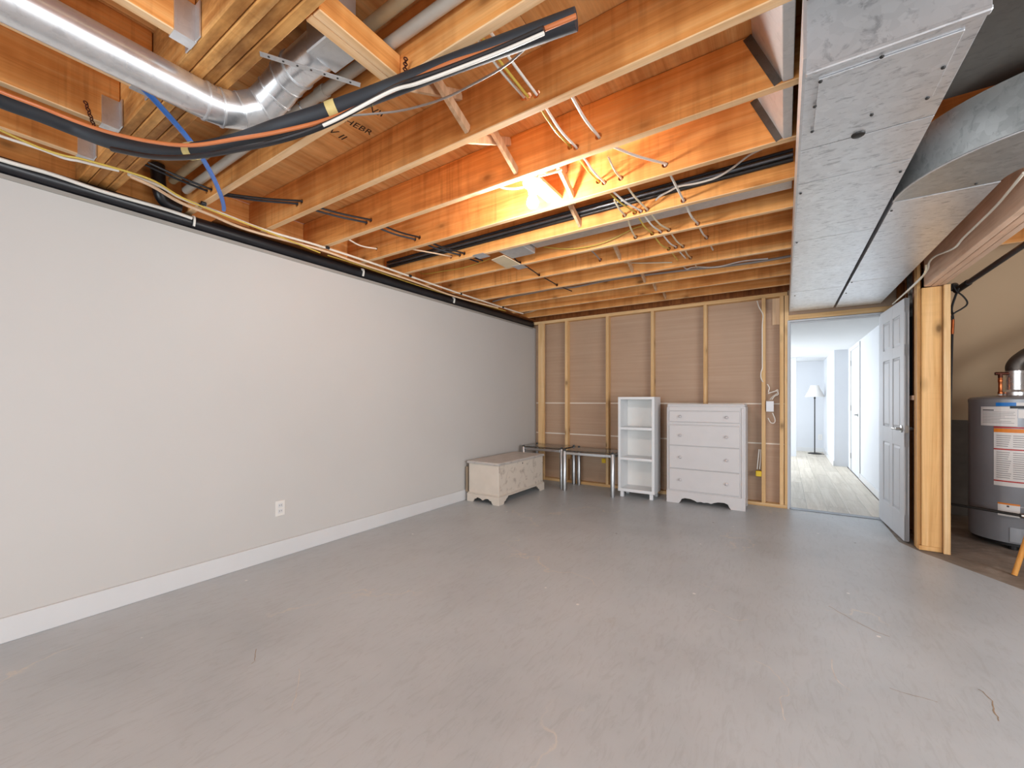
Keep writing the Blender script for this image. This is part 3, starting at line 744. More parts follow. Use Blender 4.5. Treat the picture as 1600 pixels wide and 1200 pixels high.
# perforated copper hangers
def chain(name, p0, p1, n_, label):
    t = empty(name, p1, label, 'hanger', 'perforated copper hangers')
    p0, p1 = Vector(p0), Vector(p1); d = (p1-p0)/n_
    for i in range(n_):
        q = p0+d*(i+0.5); u = d.normalized(); r = u.cross(Vector((1,0.4,0))).normalized()
        pts = []
        for k in range(9):
            a = 2*math.pi*k/8; pts.append(q+u*math.cos(a)*d.length*0.52+(r if i % 2 else u.cross(r))*math.sin(a)*0.007)
        MB().tube(pts, 0.0025, 6, smooth=False, cap=False).build('link', 'copper_dark', t, smooth=True)
    return t
qa = at_y(634, 90, yn(2)-0.03); chain('pipe_hanger', qa, at_z(632,122,2.371), 8, 'copper chain hanger at the trimmer end holding the insulated line')
qa = at_z(133,158,ZJ+0.03); chain('pipe_hanger', qa, at_z(149,203,2.352), 9, 'copper chain hanger among the joist hangers, far left')
# blue tube
bp = [at_z(px, py, z) for px, py, z in ((222,136,2.350),(243,158,2.350),(268,186,2.345),(292,214,2.345),(314,244,2.352),(333,277,2.358),(345,305,2.362),(349.5,322,2.363),(349.5,328,2.363))]
tag(MB().tube(bp, 0.011, 12).build('water_tube', 'blue_tube', smooth=True), 'bright blue plastic water tube hanging past the round duct', 'tube')

# ------------------------------------------------------------------ pipes on top of the left wall
ab = empty('black_drain', (-3.2, 2.5, 2.29), 'long black plastic drain lying on top of the greige wall', 'pipe')
MB().tube([(-3.205,-3.8,2.331),(-3.195,5.36,2.331)], 0.043, 20, smooth=False).build('pipe', 'abs_black', ab, smooth=True)
MB().tube([(-3.195,5.33,2.3315),(-3.195,5.385,2.3315)], 0.045, 20, smooth=False).build('end_cap', 'abs_black', ab, smooth=True)
e0 = at_x(246,240,-3.16); e1 = at_x(250,300,-3.16); e2 = at_x(262,318,-3.17); e3 = at_x(282,327,-3.17); e0.z = min(e0.z, ZS-0.01)
MB().tube([e0, e1, e2, e3], 0.036, 16).build('elbow', 'abs_black', ab, smooth=True)
for px, py in ((303,340),(567,420),(709,466)):
    q = at_x(px, py, -3.15)
    MB().tube([(-3.19, q.y, 2.358), (-3.148, q.y, 2.35), (-3.140, q.y, 2.33), (-3.15, q.y, 2.295)], 0.006, 6, flat=2.0).build('strap', 'cable_white', ab)
def wallrun(name, pts, X, r, mat, label, cat='pipe'):
    P = [at_x(px, py, X) if X < 0 else at_z(px, py, X) for px, py in pts]
    return tag(MB().tube(P, r, 10).build(name, mat, smooth=True), label, cat)
wp = wallrun('water_pipe', [(200,272),(250,291),(282,309),(340,331),(416,360),(500,384.5),(580,410.5),(640,431.5),(720,459),(800,485),(817,490)], 2.363, 0.0085, 'pex_white', 'upper white plastic water pipe above the long black drain')
wallrun('water_pipe', [(205,276),(240,292),(281,316),(330,336),(390,360),(500,390),(560,411),(650,441),(710,463),(778,481)], 2.341, 0.0085, 'pex_pink', 'lower pinkish plastic water pipe above the long black drain')
wallrun('white_conduit', [(-160,196),(0,249),(80,272),(160,299),(255,326),(300,341)], -3.14, 0.010, 'cable_white', 'white conduit on the near end of the black drain')
wallrun('cable', [(-60,188),(0,212),(60,232),(100,247),(125,252),(160,261),(186,267)], 2.345, 0.006, 'cable_white', 'white cable drooping under the joist hangers, far left', 'cable')
wallrun('cable', [(-60,170),(0,203),(60,230),(100,243),(130,249),(205,270),(245,285),(300,316),(420,363),(500,395)], 2.322, 0.005, 'cable_yellow', 'yellow cable drooping under the joist hangers, far left', 'cable')
wallrun('pipe_insulation_wire', [(512,399),(560,414),(650,445),(720,466.5),(790,486)], 2.352, 0.005, 'cable_yellow', 'yellow cable just above the far part of the black drain', 'cable')
for px, py in ((314,321),(318,318),(512,387),(641,431),(720,459),(786,480)):
    q = at_z(px, py, 2.363)
    MB().tube([q-Vector((0,0.012,0)), q+Vector((0,0.012,0))], 0.0115, 10, smooth=False).build('clip', 'abs_black', wp, smooth=True)

# ------------------------------------------------------------------ cables through the joists
def hole(k, px, py): return at_y(px, py, yn(k))
def thru(name, hs, r, mat, label, sag=0.02, lead=0.345, tail=0.3, wob=0.012, cat='cable', group='cables strung through the joists'):
    rnd = random.Random(hash(label) & 0xffff if False else len(label)*131+len(hs))
    P = [hole(*h) for h in hs]
    for h_, p in zip(hs, P):
        p.z = max(p.z, ZJ+0.022)
        if h_[0] in (6, 7) and p.x > -1.75: p.z = ZJ+0.023       # low enough to pass under the bay duct
        HOLES.setdefault(h_[0], []).append((p.x, p.z, r+0.011))
    pts = []
    d0 = (P[1]-P[0]) if len(P) > 1 else Vector((0,1,0))
    pts.append(Vector((P[0].x, P[0].y-lead, P[0].z+0.02)))
    for i, p in enumerate(P):
        q = pts[-1]; m = (q+p)/2+Vector((rnd.uniform(-wob,wob), 0, -sag*rnd.uniform(0.3,1)))
        if hs[i][0] == 7 and p.x > -1.75: m.z = ZJ+0.008           # under the duct in that bay
        pts += [m, p-Vector((0,0.012,0)), p, p+Vector((0,JT,0)), p+Vector((0,JT+0.012,0))]
    if not tail: pts.pop(); pts.pop()
    if tail: pts += [pts[-1]+Vector((rnd.uniform(-.008,.008), tail, 0.01))]
    return tag(MB().tube(pts, r, 8).build(name, mat, smooth=True), label, cat, group)
# a: single white cable, right of centre
thru('cable', [(4,935,213),(5,1039,257),(6,1068,312),(7,1090,347),(8,1104,371)], 0.0065, 'cable_white', 'single white cable nearest the duct, strung through the joists', wob=0.004)
# b: yellow and white pair from the near joists past the bulb
thru('cable', [(4,900,230),(5,944,285),(6,1001,318),(7,1032,358),(8,1056,386)], 0.0055, 'cable_white', 'white cable of the pair right of the lit bulb', sag=0.03, wob=0.004)
thru('cable', [(4,891,229),(5,935,283),(6,992,316),(7,1019,361),(8,1045,389)], 0.005, 'cable_yellow', 'yellow cable of the pair right of the lit bulb', wob=0.004)
thru('cable', [(5,970,278),(6,1011,320),(7,1045,356),(8,1067,385),(9,1079,403)], 0.0055, 'cable_cream', 'cream cable arching into the fifth joist beside the pair', wob=0.003, lead=0.2)
# c: three cables in the bay under the insulated line
thru('cable', [(3,818,151)], 0.0055, 'cable_white', 'leftmost of three cables under the insulated line', sag=0.03, tail=0.0, wob=0.003)
thru('cable', [(3,825,151)], 0.0055, 'cable_yellow', 'yellow cable under the insulated line', sag=0.01, tail=0.0, wob=0.003)
thru('cable', [(3,838,147)], 0.0055, 'cable_white', 'rightmost of three cables under the insulated line', sag=0.0, tail=0.0, wob=0.003)
# d: black pair near the left wall
for dx, dy, nm in ((0, 0, 'upper'), (7, 4, 'lower')):
    thru('cable', [(2,330-dx,296+dy*0.5),(3,471-dx,315+dy),(4,579-dx,344+dy),(5,655-dx,371+dy*0.8),(6,725-dx,396+dy*0.6)], 0.0065, 'abs_black' if dx == 0 else 'foam_black', nm+' cable of the black pair strung left of the bulb', sag=0.012, wob=0.003, lead=0.29, tail=0.2)
thru('cable', [(7,812,429),(8,842,445),(9,870,456)], 0.006, 'abs_black', 'black cable leaving the register boot towards the back wall', sag=0.01, lead=0.10)
thru('cable', [(5,588,389)], 0.006, 'pex_white', 'short white cable into the fifth joist near the left wall', sag=0.05, tail=0.0, lead=0.36)
thru('cable', [(6,976,328),(7,993,364)], 0.006, 'cable_cream', 'pale cable bending down at the sixth joist', sag=0.01, tail=0.05, lead=0.2, wob=0.003)
thru('cable', [(8,938,406)], 0.006, 'cable_grey', 'short grey cable into the eighth joist', sag=0.0, tail=0.0)
def run(name, pts, r, mat, label, cat='cable'):
    return tag(MB().tube(pts, r, 8).build(name, mat, smooth=True), label, cat)
y6 = yn(6)
q = hole(6,704,401); q.z = max(q.z, ZJ+0.022); HOLES[6].append((q.x, q.z, 0.02))
run('cable', [at_y(645,389.5,yf(5)+0.012), q-Vector((0,0.02,0)), q+Vector((0,0.03,0))], 0.006, 'pex_pink', 'short pinkish cable into the sixth joist')
run('cable', [at_y(px,py,y6-0.040) for px,py in ((1024,313),(1032,306),(1045,299),(1062,291),(1090,286),(1120,277),(1145,262),(1170,243),(1200,228))], 0.006, 'cable_white', 'white cable curving along the dark conduits in front of the sixth joist')
run('cable', [at_y(px,py,yn(7)-0.03) for px,py in ((1004,353),(990,357),(960,372),(930,383),(890,389),(850,386))], 0.0045, 'cable_yellow', 'thin yellow wire swinging under the bay duct', 'wire')
run('cable', [at_y(px,py,yn(7)-0.03) for px,py in ((655,425),(665,428),(690,424),(720,419),(745,412),(766,404))], 0.0045, 'cable_yellow', 'thin yellow wire from the left wall to the register boot', 'wire')
y10 = yn(10)
run('cable', [at_y(px,py,y10-0.02) for px,py in ((770,471),(800,463),(830,458),(865,451),(900,448),(960,436),(1030,427),(1080,421),(1130,416),(1190,408),(1240,399))], 0.011, 'cable_grey', 'grey cable bundle along the tenth joist')
run('cable', [at_y(px,py,y10-0.042) for px,py in ((1062,410),(1072,420),(1080,418),(1090,417),(1120,417),(1160,408),(1200,404))], 0.006, 'cable_white', 'white cable lying on the grey cable bundle')
run('cable', [at_y(px,py,yn(12)-0.02) for px,py in ((815,490),(830,487),(850,481),(890,476))], 0.008, 'cable_cream', 'pale pipe turning into the last bay at the left wall', 'pipe')
run('cable', [at_y(px,py,yn(9)-0.02) for px,py in ((975,410),(1000,411),(1050,410))], 0.006, 'cable_cream', 'short pale cable along the ninth joist')
for i,(z,r_) in enumerate(((2.494,0.012),(2.468,0.011),(2.519,0.009))):
    tag(MB().tube([(-3.2,y6-0.014,z-0.004),(0.04,y6-0.014,z)], r_, 10, smooth=False).build('conduit', ('steel_conduit','iron_dark','foam_black')[i], smooth=True), ('middle steel','lowest dark','topmost black')[i]+' conduit in front of the sixth joist', 'conduit')
run('cable', [at_x(px,py,0.86) for px,py in ((1397,473),(1420,452),(1447,425),(1452,410),(1462,400),(1490,388),(1505,372),(1530,348),(1560,318),(1600,270))], 0.006, 'pex_white', 'white cable along the top of the beam beside the duct')
run('cable', [at_x(px,py,0.838) for px,py in ((1395,475),(1410,462),(1436,438),(1446,424),(1447,414))], 0.006, 'cable_cream', 'cream cable under the edge of the curved duct')

# holes bored through the joists for those cables
bpy.context.view_layer.update()
for k, hl_ in HOLES.items():
    o = JO[k]
    if o.data.users > 1: o.data = o.data.copy()
    cut = MB()
    for x, z, r_ in hl_: cut.tube([(x, yn(k)-0.01, z), (x, yf(k)+0.01, z)], r_, 12, smooth=False)
    c = cut.build('drill', 'dark_wood'); md = o.modifiers.new('bore', 'BOOLEAN'); md.object = c; md.operation = 'DIFFERENCE'; md.solver = 'EXACT'; md.use_self = True
    me = bpy.data.meshes.new_from_object(o.evaluated_get(bpy.context.evaluated_depsgraph_get()))
    o.modifiers.clear(); o.data = me; bpy.data.objects.remove(c)

# ------------------------------------------------------------------ lampholder with the lit bulb
def lampholder(loc, label):
    t = empty('lampholder', loc, label, 'light')
    x, y, z = loc
    B(x-0.05, x+0.05, yf(4)+0.002, yn(5)-0.002, z+0.036, z+0.055).build('mounting_board', 'pine_y', t)
    MB().lathe([(0.001,0.036),(0.056,0.036),(0.058,0.028),(0.05,0.012),(0.034,0.002),(0.026,-0.016),(0.024,-0.03),(0.001,-0.03)], loc, 32).build('socket', 'porcelain', t, smooth=True)
    MB().lathe([(0.001,-0.03),(0.014,-0.03),(0.016,-0.042),(0.026,-0.058),(0.032,-0.076),(0.031,-0.094),(0.022,-0.108),(0.001,-0.115)], loc, 24).build('bulb', 'bulb_lit', t, smooth=True)
    return t
LB = (-1.18, 2.0, 2.375)
lampholder(LB, 'lit bare bulb in a white porcelain socket between the joists')
wb_ = run('cable', [(LB[0]-0.064,LB[1],LB[2]+0.022),(LB[0]-0.11,LB[1]-0.03,LB[2]+0.014),(LB[0]-0.17,LB[1]-0.06,LB[2]+0.025),(LB[0]-0.22,LB[1]-0.075,LB[2]+0.06)], 0.006, 'cable_white', 'short white cable feeding the bulb socket from the left')
run('cable', [at_z(842,275,2.40), at_z(860,271,2.40), at_z(878,265,2.41)], 0.006, 'cable_white', 'short white cable right above the bulb socket')

# ------------------------------------------------------------------ outlet on the left wall
q = at_x(437.5, 794, XL)
t = empty('wall_outlet', (XL, q.y, q.z), 'white duplex outlet on the greige wall above the baseboard', 'outlet')
B(XL, XL+0.005, q.y-0.035, q.y+0.035, q.z-0.057, q.z+0.057).build('cover_plate', 'outlet_white', t, bevel=0.002)
for dz in (-0.021, 0.021):
    B(XL+0.005, XL+0.008, q.y-0.017, q.y+0.017, q.z+dz-0.015, q.z+dz+0.015).build('receptacle', 'baseboard_white', t, bevel=0.002)
    for dy in (-0.007, 0.007): B(XL+0.008, XL+0.0085, q.y+dy-0.0015, q.y+dy+0.0015, q.z+dz-0.003, q.z+dz+0.007).build('slot', 'slot_dark', t)

# ------------------------------------------------------------------ wiring on the stud wall
YW = YB+0.03
q0 = at_y(1203, 635, YB-0.01)
t = empty('junction_box', q0, 'white electrical box on the stud right of the dresser', 'electrical box')
B(q0.x-0.033, q0.x+0.033, YB-0.016, YB+0.045, q0.z-0.055, q0.z+0.055).build('box', 'box_white', t, bevel=0.003)
B(q0.x-0.036, q0.x+0.036, YB-0.02, YB-0.016, q0.z-0.058, q0.z+0.058).build('cover_plate', 'box_white', t, bevel=0.002)
def wire(pts, label, mat='cable_white', Y=YW, r=0.0055):
    return run('cable', [at_y(px, py, Y) for px, py in pts], r, mat, label)
wire([(1183,470),(1186,480),(1192,492),(1191,510),(1191,560),(1191,575),(1189,582),(1189,590),(1192,597)], 'white cable stapled down the stud left of the doorway', Y=YB-0.006)
wire([(1199,600),(1202,606),(1201,613),(1209,612),(1215,609),(1215,614),(1208,619),(1203,624.5)], 'white cable looping above the white electrical box')
wire([(1200,615),(1213,611),(1216,616),(1210,619),(1206,624.5)], 'second white loop above the white electrical box', Y=YW-0.015)
wire([(1207,645),(1211,656),(1209,661),(1204,660),(1200,653)], 'white cable loop hanging below the white electrical box')
wire([(1186,702),(1185,712),(1183,733)], 'left white wire above the yellow box', Y=YB+0.025)
wire([(1188.5,702),(1188.4,716),(1187,733)], 'right white wire above the yellow box', Y=YB+0.025)
def ybox(px, py, label, sxx):
    q = at_y(px, py, YB+0.01); q.x = sxx-0.0505
    t = empty('yellow_box', q, label, 'electrical box', 'yellow electrical boxes')
    B(q.x-0.025, q.x+0.03, YB-0.006, YB+0.05, q.z-0.03, q.z+0.03).build('box', 'box_yellow', t, bevel=0.004)
    B(q.x-0.02, q.x+0.025, YB-0.007, YB-0.003, q.z-0.022, q.z+0.022).build('opening', 'box_yellow', t)
    return t
ybox(1186, 740, 'yellow electrical box on the stud between dresser and doorway', sx[4])
ybox(944, 720, 'yellow electrical box behind the right glass table', sx[1])

# ------------------------------------------------------------------ six-panel door, opened towards the camera
def panel_door(root, wd, ht, th, mat, toP):
    """built in door space: u across from hinge, v thickness, w up; toP maps to world"""
    def bxd(u0,u1,v0,v1,w0,w1):
        mbb = B(u0,u1,v0,v1,w0,w1); mbb.v = [toP(p) for p in mbb.v]; return mbb
    bxd(0, wd, 0.009, th-0.009, 0, ht).build('core', mat, root)
    st_ = 0.11; mid = 0.095
    us_ = (st_, wd/2-mid/2, wd/2+mid/2, wd-st_)
    rails = ((0,0.22),(0.78,0.93),(1.54,1.64),(ht-0.12,ht))
    fr = MB()
    for u0, u1 in ((0,st_),(us_[1],us_[2]),(wd-st_,wd)): fr.box(u0,u1,0,th,0,ht)
    o = MB(); o.v = [toP(p) for p in fr.v]; o.f = fr.f; o.build('stiles', mat, root, bevel=0.003)
    fr = MB()
    for w0, w1 in rails: fr.box(0,wd,0.0004,th-0.0004,w0,w1)
    o = MB(); o.v = [toP(p) for p in fr.v]; o.f = fr.f; o.build('rails', mat, root, bevel=0.003)
    for w0, w1 in ((0.22,0.78),(0.93,1.54),(1.64,ht-0.12)):
        for u0, u1 in ((us_[0],us_[1]),(us_[2],us_[3])):
            g = 0.026; mbb = MB()
            for v0, v1 in ((0.009,0.0025),(th-0.009,th-0.0025)):
                a = [(u0+g*0.35,v0,w0+g*0.35),(u1-g*0.35,v0,w0+g*0.35),(u1-g*0.35,v0,w1-g*0.35),(u0+g*0.35,v0,w1-g*0.35)]
                b_ = [(u0+g,v1,w0+g),(u1-g,v1,w0+g),(u1-g,v1,w1-g),(u0+g,v1,w1-g)]
                mbb.add(a+b_, [(4,5,6,7),(0,1,5,4),(1,2,6,5),(2,3,7,6),(3,0,4,7),(0,3,2,1)])
            mbb.v = [toP(p) for p in mbb.v]; mbb.build('raised_panel', mat, root)
def lever(root, toP, u, wz, v0, sgn, dirn, mat='brushed_nickel'):
    hd = empty('handle', (0,0,0)); hd.parent = root
    rl = root.location
    o = MB().lathe([(0.001,0),(0.03,0),(0.03,0.006),(0.012,0.010),(0.011,0.04),(0.001,0.042)], (0,0,0), 20)
    o.v = [toP(Vector((u+p.x, v0+sgn*p.z, wz+p.y))) for p in o.v]; o.build('rosette', mat, hd, smooth=True)
    o = MB().tube([(u, v0+sgn*0.036, wz),(u+dirn*0.03, v0+sgn*0.042, wz+0.002),(u+dirn*0.075, v0+sgn*0.043, wz+0.002),(u+dirn*0.115, v0+sgn*0.036, wz-0.003)], 0.0085, 10)
    o.v = [toP(p) for p in o.v]; o.build('lever', mat, hd, smooth=True)
    hd.location = (0,0,0)
hx, hy = 0.790, 5.400
ux, uy = 0.83-0.790, 4.66-5.40
ul = math.hypot(ux, uy); ux /= ul; uy /= ul
nx, ny = -uy, ux      # thickness direction: away to the right (+X)
DW = 0.745
dr = empty('door_1', (hx, hy, 0.012), 'white six-panel door standing open against the stud partition', 'door', kind='structure')
def toD(p): p = Vector(p); return Vector((hx+ux*p.x+nx*p.y, hy+uy*p.x+ny*p.y, 0.012+p.z))
panel_door(dr, DW, 2.02, 0.035, 'door_white', toD)
lever(dr, toD, DW-0.06, 0.93, 0.0, -1, -1)
lever(dr, toD, DW-0.06, 0.93, 0.035, 1, -1)
mbb = B(DW-0.0005, DW+0.0015, 0.006, 0.029, 0.90, 0.96); mbb.v = [toD(p) for p in mbb.v]; mbb.build('latch_plate', 'brushed_nickel', dr)
for wz in (0.2, 1.0, 1.8):
    mbb = MB().tube([(-0.004,0.039,wz),(-0.004,0.039,wz+0.09)], 0.006, 8, smooth=False); mbb.v = [toD(p) for p in mbb.v]; mbb.build('hinge', 'brushed_nickel', dr)

# closed door in the hall wall
d2r = empty('door_2', (0.95, 8.52, 0.01), 'closed white six-panel door in the right wall of the hall', 'door', kind='structure')
def toH(p): p = Vector(p); return Vector((0.944+p.y*0.2, 8.93-p.x, 0.012+p.z))
panel_door(d2r, 0.80, 2.0, 0.035, 'door_white', toH)
def toH2(p): p = Vector(p); return Vector((0.944+p.y, 8.93-p.x, 0.012+p.z))
lever(d2r, toH2, 0.73, 0.95, 0.0, -1, -1)
for wz in (0.2, 1.0, 1.75):
    mbb = MB().tube([(-0.006,-0.008,wz),(-0.006,-0.008,wz+0.09)], 0.008, 8, smooth=False); mbb.v = [toH2(p) for p in mbb.v]; mbb.build('hinge', 'brushed_nickel', d2r)
tr = empty('trim_2', (0.94, 8.5, 0), 'white casing around the closed hall door', 'door casing', kind='structure')
B(0.936, 0.95, 8.00, 8.07, 0.004, 2.07).build('casing', 'baseboard_white', tr, bevel=0.002)
B(0.936, 0.95, 8.99, 9.06, 0.004, 2.07).build('casing', 'baseboard_white', tr, bevel=0.002)
B(0.936, 0.95, 8.07, 8.99, 2.015, 2.07).build('casing', 'baseboard_white', tr, bevel=0.002)

# floor lamp in the hall
lp = at_z(1273, 709, 0.004)
t = empty('floor_lamp', (lp.x, lp.y, 0.004), 'floor lamp with a thin dark pole and pale bell shade', 'lamp')
MB().lathe([(0.001,0),(0.13,0),(0.13,0.012),(0.10,0.022),(0.03,0.03),(0.001,0.03)], (lp.x,lp.y,0.004), 28).build('base', 'iron_dark', t, smooth=True)
MB().lathe([(0.011,0.02),(0.011,1.22),(0.018,1.225),(0.018,1.25),(0.008,1.26),(0.008,1.34),(0.001,1.34)], (lp.x,lp.y,0), 14).build('pole', 'iron_dark', t, smooth=True)
sh = [(0.178,1.265),(0.155,1.32),(0.125,1.38),(0.095,1.45),(0.078,1.515)]
mbb = MB(); seg = 32
prof = sh+[(r-0.003, z) for r, z in reversed(sh)]
vs = [(lp.x+r*math.cos(2*math.pi*k/seg), lp.y+r*math.sin(2*math.pi*k/seg), z) for r, z in prof for k in range(seg)]
nP = len(prof)
fs = [(i*seg+k, i*seg+(k+1)%seg, ((i+1)%nP)*seg+(k+1)%seg, ((i+1)%nP)*seg+k) for i in range(nP) for k in range(seg)]
mbb.add(vs, fs).build('lamp_shade', 'lamp_shade', t, smooth=True)
MB().tube([(lp.x+0.1,lp.y,0.012),(lp.x+0.14,lp.y-0.05,0.012),(lp.x+0.16,lp.y-0.12,0.012)], 0.006, 8).build('cord', 'iron_dark', t, smooth=True)
MB().lathe([(0.006,1.34),(0.008,1.50),(0.079,1.505),(0.079,1.511),(0.006,1.511)], (lp.x,lp.y,0), 16).build('shade_fitter', 'brushed_nickel', t)
q = at_y(1281.5, 683, 11.78)
t = empty('hall_outlet', (q.x, 11.775, q.z), 'small white outlet on the wall right of the floor lamp', 'outlet')
B(q.x-0.035, q.x+0.035, 11.774, 11.7799, q.z-0.06, q.z+0.06).build('cover_plate', 'outlet_white', t)
for dz in (-0.022, 0.022): B(q.x-0.018, q.x+0.018, 11.771, 11.774, q.z+dz-0.015, q.z+dz+0.015).build('receptacle', 'baseboard_white', t)

# ------------------------------------------------------------------ chest
def scallop(L, ht, foot, n_bumps=3, drop=0.028):
    """outline of a bracket-foot base: feet at both ends, waved apron between"""
    pts = [(0,0),(foot*0.8,0),(foot,ht*0.28),(foot*1.05,ht*0.42),(foot*1.3,ht*0.42),(foot*1.45,ht*0.55)]
    a, b_ = foot*1.6, L-foot*1.6
    for i in range(25):
        f = i/24; x = a+(b_-a)*f
        pts.append((x, ht*0.62-drop*0.5*(0.5-0.5*math.cos(2*math.pi*f))*(1+0.35*math.cos(2*math.pi*f*n_bumps))))
    pts += [(L-foot*1.45,ht*0.55),(L-foot*1.3,ht*0.42),(L-foot*1.05,ht*0.42),(L-foot,ht*0.28),(L-foot*0.8,0),(L,0),(L,ht),(0,ht)]
    return pts
cx0, cx1, cy0, cy1 = -3.125, -2.665, 3.775, 4.82
t = empty('blanket_chest', ((cx0+cx1)/2, (cy0+cy1)/2, 0), 'cream blanket chest with worn front and bracket feet in the corner', 'chest')
g = 0.016
B(cx0+g, cx1-g, cy0+g, cy1-g, 0.095, 0.445).build('body', 'chest_paint', t, bevel=0.003)
B(cx1-g-0.001, cx1-g+0.003, cy0+g+0.004, cy1-g-0.004, 0.10, 0.44).build('front_panel', 'chest_front', t)
B(cx0+0.004, cx1-0.004, cy0+0.004, cy1-0.004, 0.092, 0.108).build('base_molding', 'chest_paint', t, bevel=0.005, seg=2)
# sides with bracket feet: long front has feet only at the ends, ends carry a waved apron
Lf = cy1-cy0
fr = [(0,0),(0.10,0),(0.11,0.03),(0.135,0.033),(0.15,0.055),(0.17,0.058),(0.19,0.08),(Lf-0.19,0.08),(Lf-0.17,0.058),(Lf-0.15,0.055),(Lf-0.135,0.033),(Lf-0.11,0.03),(Lf-0.10,0),(Lf,0),(Lf,0.094),(0,0.094)]
for x in (cx1-0.018, cx0): MB().prism(fr, lambda u,v,w_: (w_, cy0+u, v), x, x+0.018).build('bracket_base', 'chest_paint', t)
en = scallop(cx1-cx0-0.036, 0.094, 0.085, 2, 0.035)
for y in (cy0, cy1-0.018): MB().prism(en, lambda u,v,w_: (cx0+0.018+u, w_, v), y, y+0.018).build('bracket_base', 'chest_paint', t)
B(cx0-0.004, cx1+0.004, cy0-0.004, cy1+0.004, 0.447, 0.468).build('lid', 'chest_edge', t, bevel=0.006, seg=2)
B(cx0+0.002, cx1-0.002, cy0+0.002, cy1-0.002, 0.466, 0.474).build('lid_top', 'chest_lid', t, bevel=0.003)
q = at_x(816.5, 722, cx1-g+0.003)
MB().lathe([(0.001,-0.001),(0.009,-0.001),(0.009,0.002),(0.001,0.002)], (cx1-g+0.003, q.y, 0.415), 14, axis=0).build('keyhole', 'slot_dark', t)
B(cx0-0.03, cx0-0.004, cy0+0.012, cy0+0.035, 0.10, 0.40).build('rear_batten', 'chest_batten', t)

# ------------------------------------------------------------------ glass tables
def glass_table(x0, x1, y0, y1, h, label):
    t = empty('glass_table', ((x0+x1)/2, (y0+y1)/2, 0), label, 'table', 'low glass tables in the corner')
    r = 0.026
    for x in (x0+r, x1-r):
        for y in (y0+r, y1-r):
            lg = MB().lathe([(r*0.8,0.0),(r*0.8,0.012),(r,0.014),(r,h-0.004),(r*0.9,h),(0.001,h)], (x,y,0), 20).build('leg', 'leg_steel', t, smooth=True)
    for y in (y0+0.008, y1-0.03): B(x0+2*r-0.006, x1-2*r+0.006, y, y+0.022, h-0.045, h-0.012).build('rail', 'chrome', t, bevel=0.002)
    for x in (x0+0.008, x1-0.03): B(x, x+0.022, y0+2*r-0.006, y1-2*r+0.006, h-0.045, h-0.012).build('rail', 'chrome', t, bevel=0.002)
    B(x0+0.005, x1-0.005, y0+0.005, y1-0.005, h+0.001, h+0.009).build('glass_top', 'smoked_glass', t, bevel=0.002)
    for x in (x0+r, x1-r):
        for y in (y0+r, y1-r): MB().lathe([(0.014,0),(0.014,0.012),(0.001,0.013)], (x,y,h+0.009), 12).build('cap', 'abs_black', t)
    return t
glass_table(-3.10, -2.452, 4.935, 5.365, 0.535, 'left glass table with chrome legs behind the blanket chest')
glass_table(-2.428, -1.728, 4.87, 5.375, 0.525, 'right glass table with chrome legs beside the white shelf unit')

# ------------------------------------------------------------------ open shelf unit
x0, x1, y0, y1 = -1.712, -1.275, 4.975, 5.265
t = empty('shelf_unit', ((x0+x1)/2, (y0+y1)/2, 0), 'white open shelf unit with three compartments on short legs', 'shelf')
B(x0, x0+0.03, y0, y1, 0.075, 1.195).build('side_panel', 'shelf_white', t, bevel=0.001)
B(x1-0.03, x1, y0, y1, 0.075, 1.195).build('side_panel', 'shelf_white', t, bevel=0.001)
B(x0, x1, y0-0.002, y1, 1.195, 1.225).build('top', 'shelf_white', t, bevel=0.001)
B(x0-0.001, x1+0.001, y0-0.002, y1, 0.070, 0.106).build('bottom', 'shelf_white', t, bevel=0.001)
for z in (0.455, 0.825): B(x0+0.03, x1-0.03, y0+0.004, y1-0.012, z, z+0.03).build('shelf', 'shelf_white', t, bevel=0.001)
B(x0+0.03, x1-0.03, y1-0.012, y1-0.006, 0.106, 1.195).build('back_panel', 'shelf_back', t)
for x in (x0+0.022, x1-0.062):
    for y in (y0+0.015, y1-0.06): B(x, x+0.04, y, y+0.04, 0, 0.072).build('leg', 'shelf_white', t, bevel=0.003)

# ------------------------------------------------------------------ dresser
x0, x1, y0, y1 = -1.150, -0.345, 5.035, 5.395
t = empty('dresser', ((x0+x1)/2, (y0+y1)/2, 0), 'white four-drawer dresser with round knobs and a scalloped base', 'dresser')
B(x0, x1, y0+0.012, y1, 0.115, 1.125).build('body', 'dresser_paint', t, bevel=0.012, seg=3)
B(x0+0.003, x1-0.003, y0+0.002, y1, 1.112, 1.142).build('top', 'dresser_paint', t, bevel=0.010, seg=3)
B(x0, x0+0.026, y0, y0+0.03, 0.10, 1.11).build('corner_post', 'dresser_paint', t, bevel=0.010, seg=3)
B(x1-0.048, x1, y0, y0+0.03, 0.10, 1.11).build('corner_post', 'dresser_paint', t, bevel=0.014, seg=3)
B(x0+0.026, x1-0.048, y0+0.004, y0+0.02, 1.065, 1.11).build('top_rail', 'dresser_paint', t, bevel=0.003)
B(x0+0.026, x1-0.048, y0+0.004, y0+0.02, 0.905, 0.932).build('rail', 'dresser_paint', t, bevel=0.003)
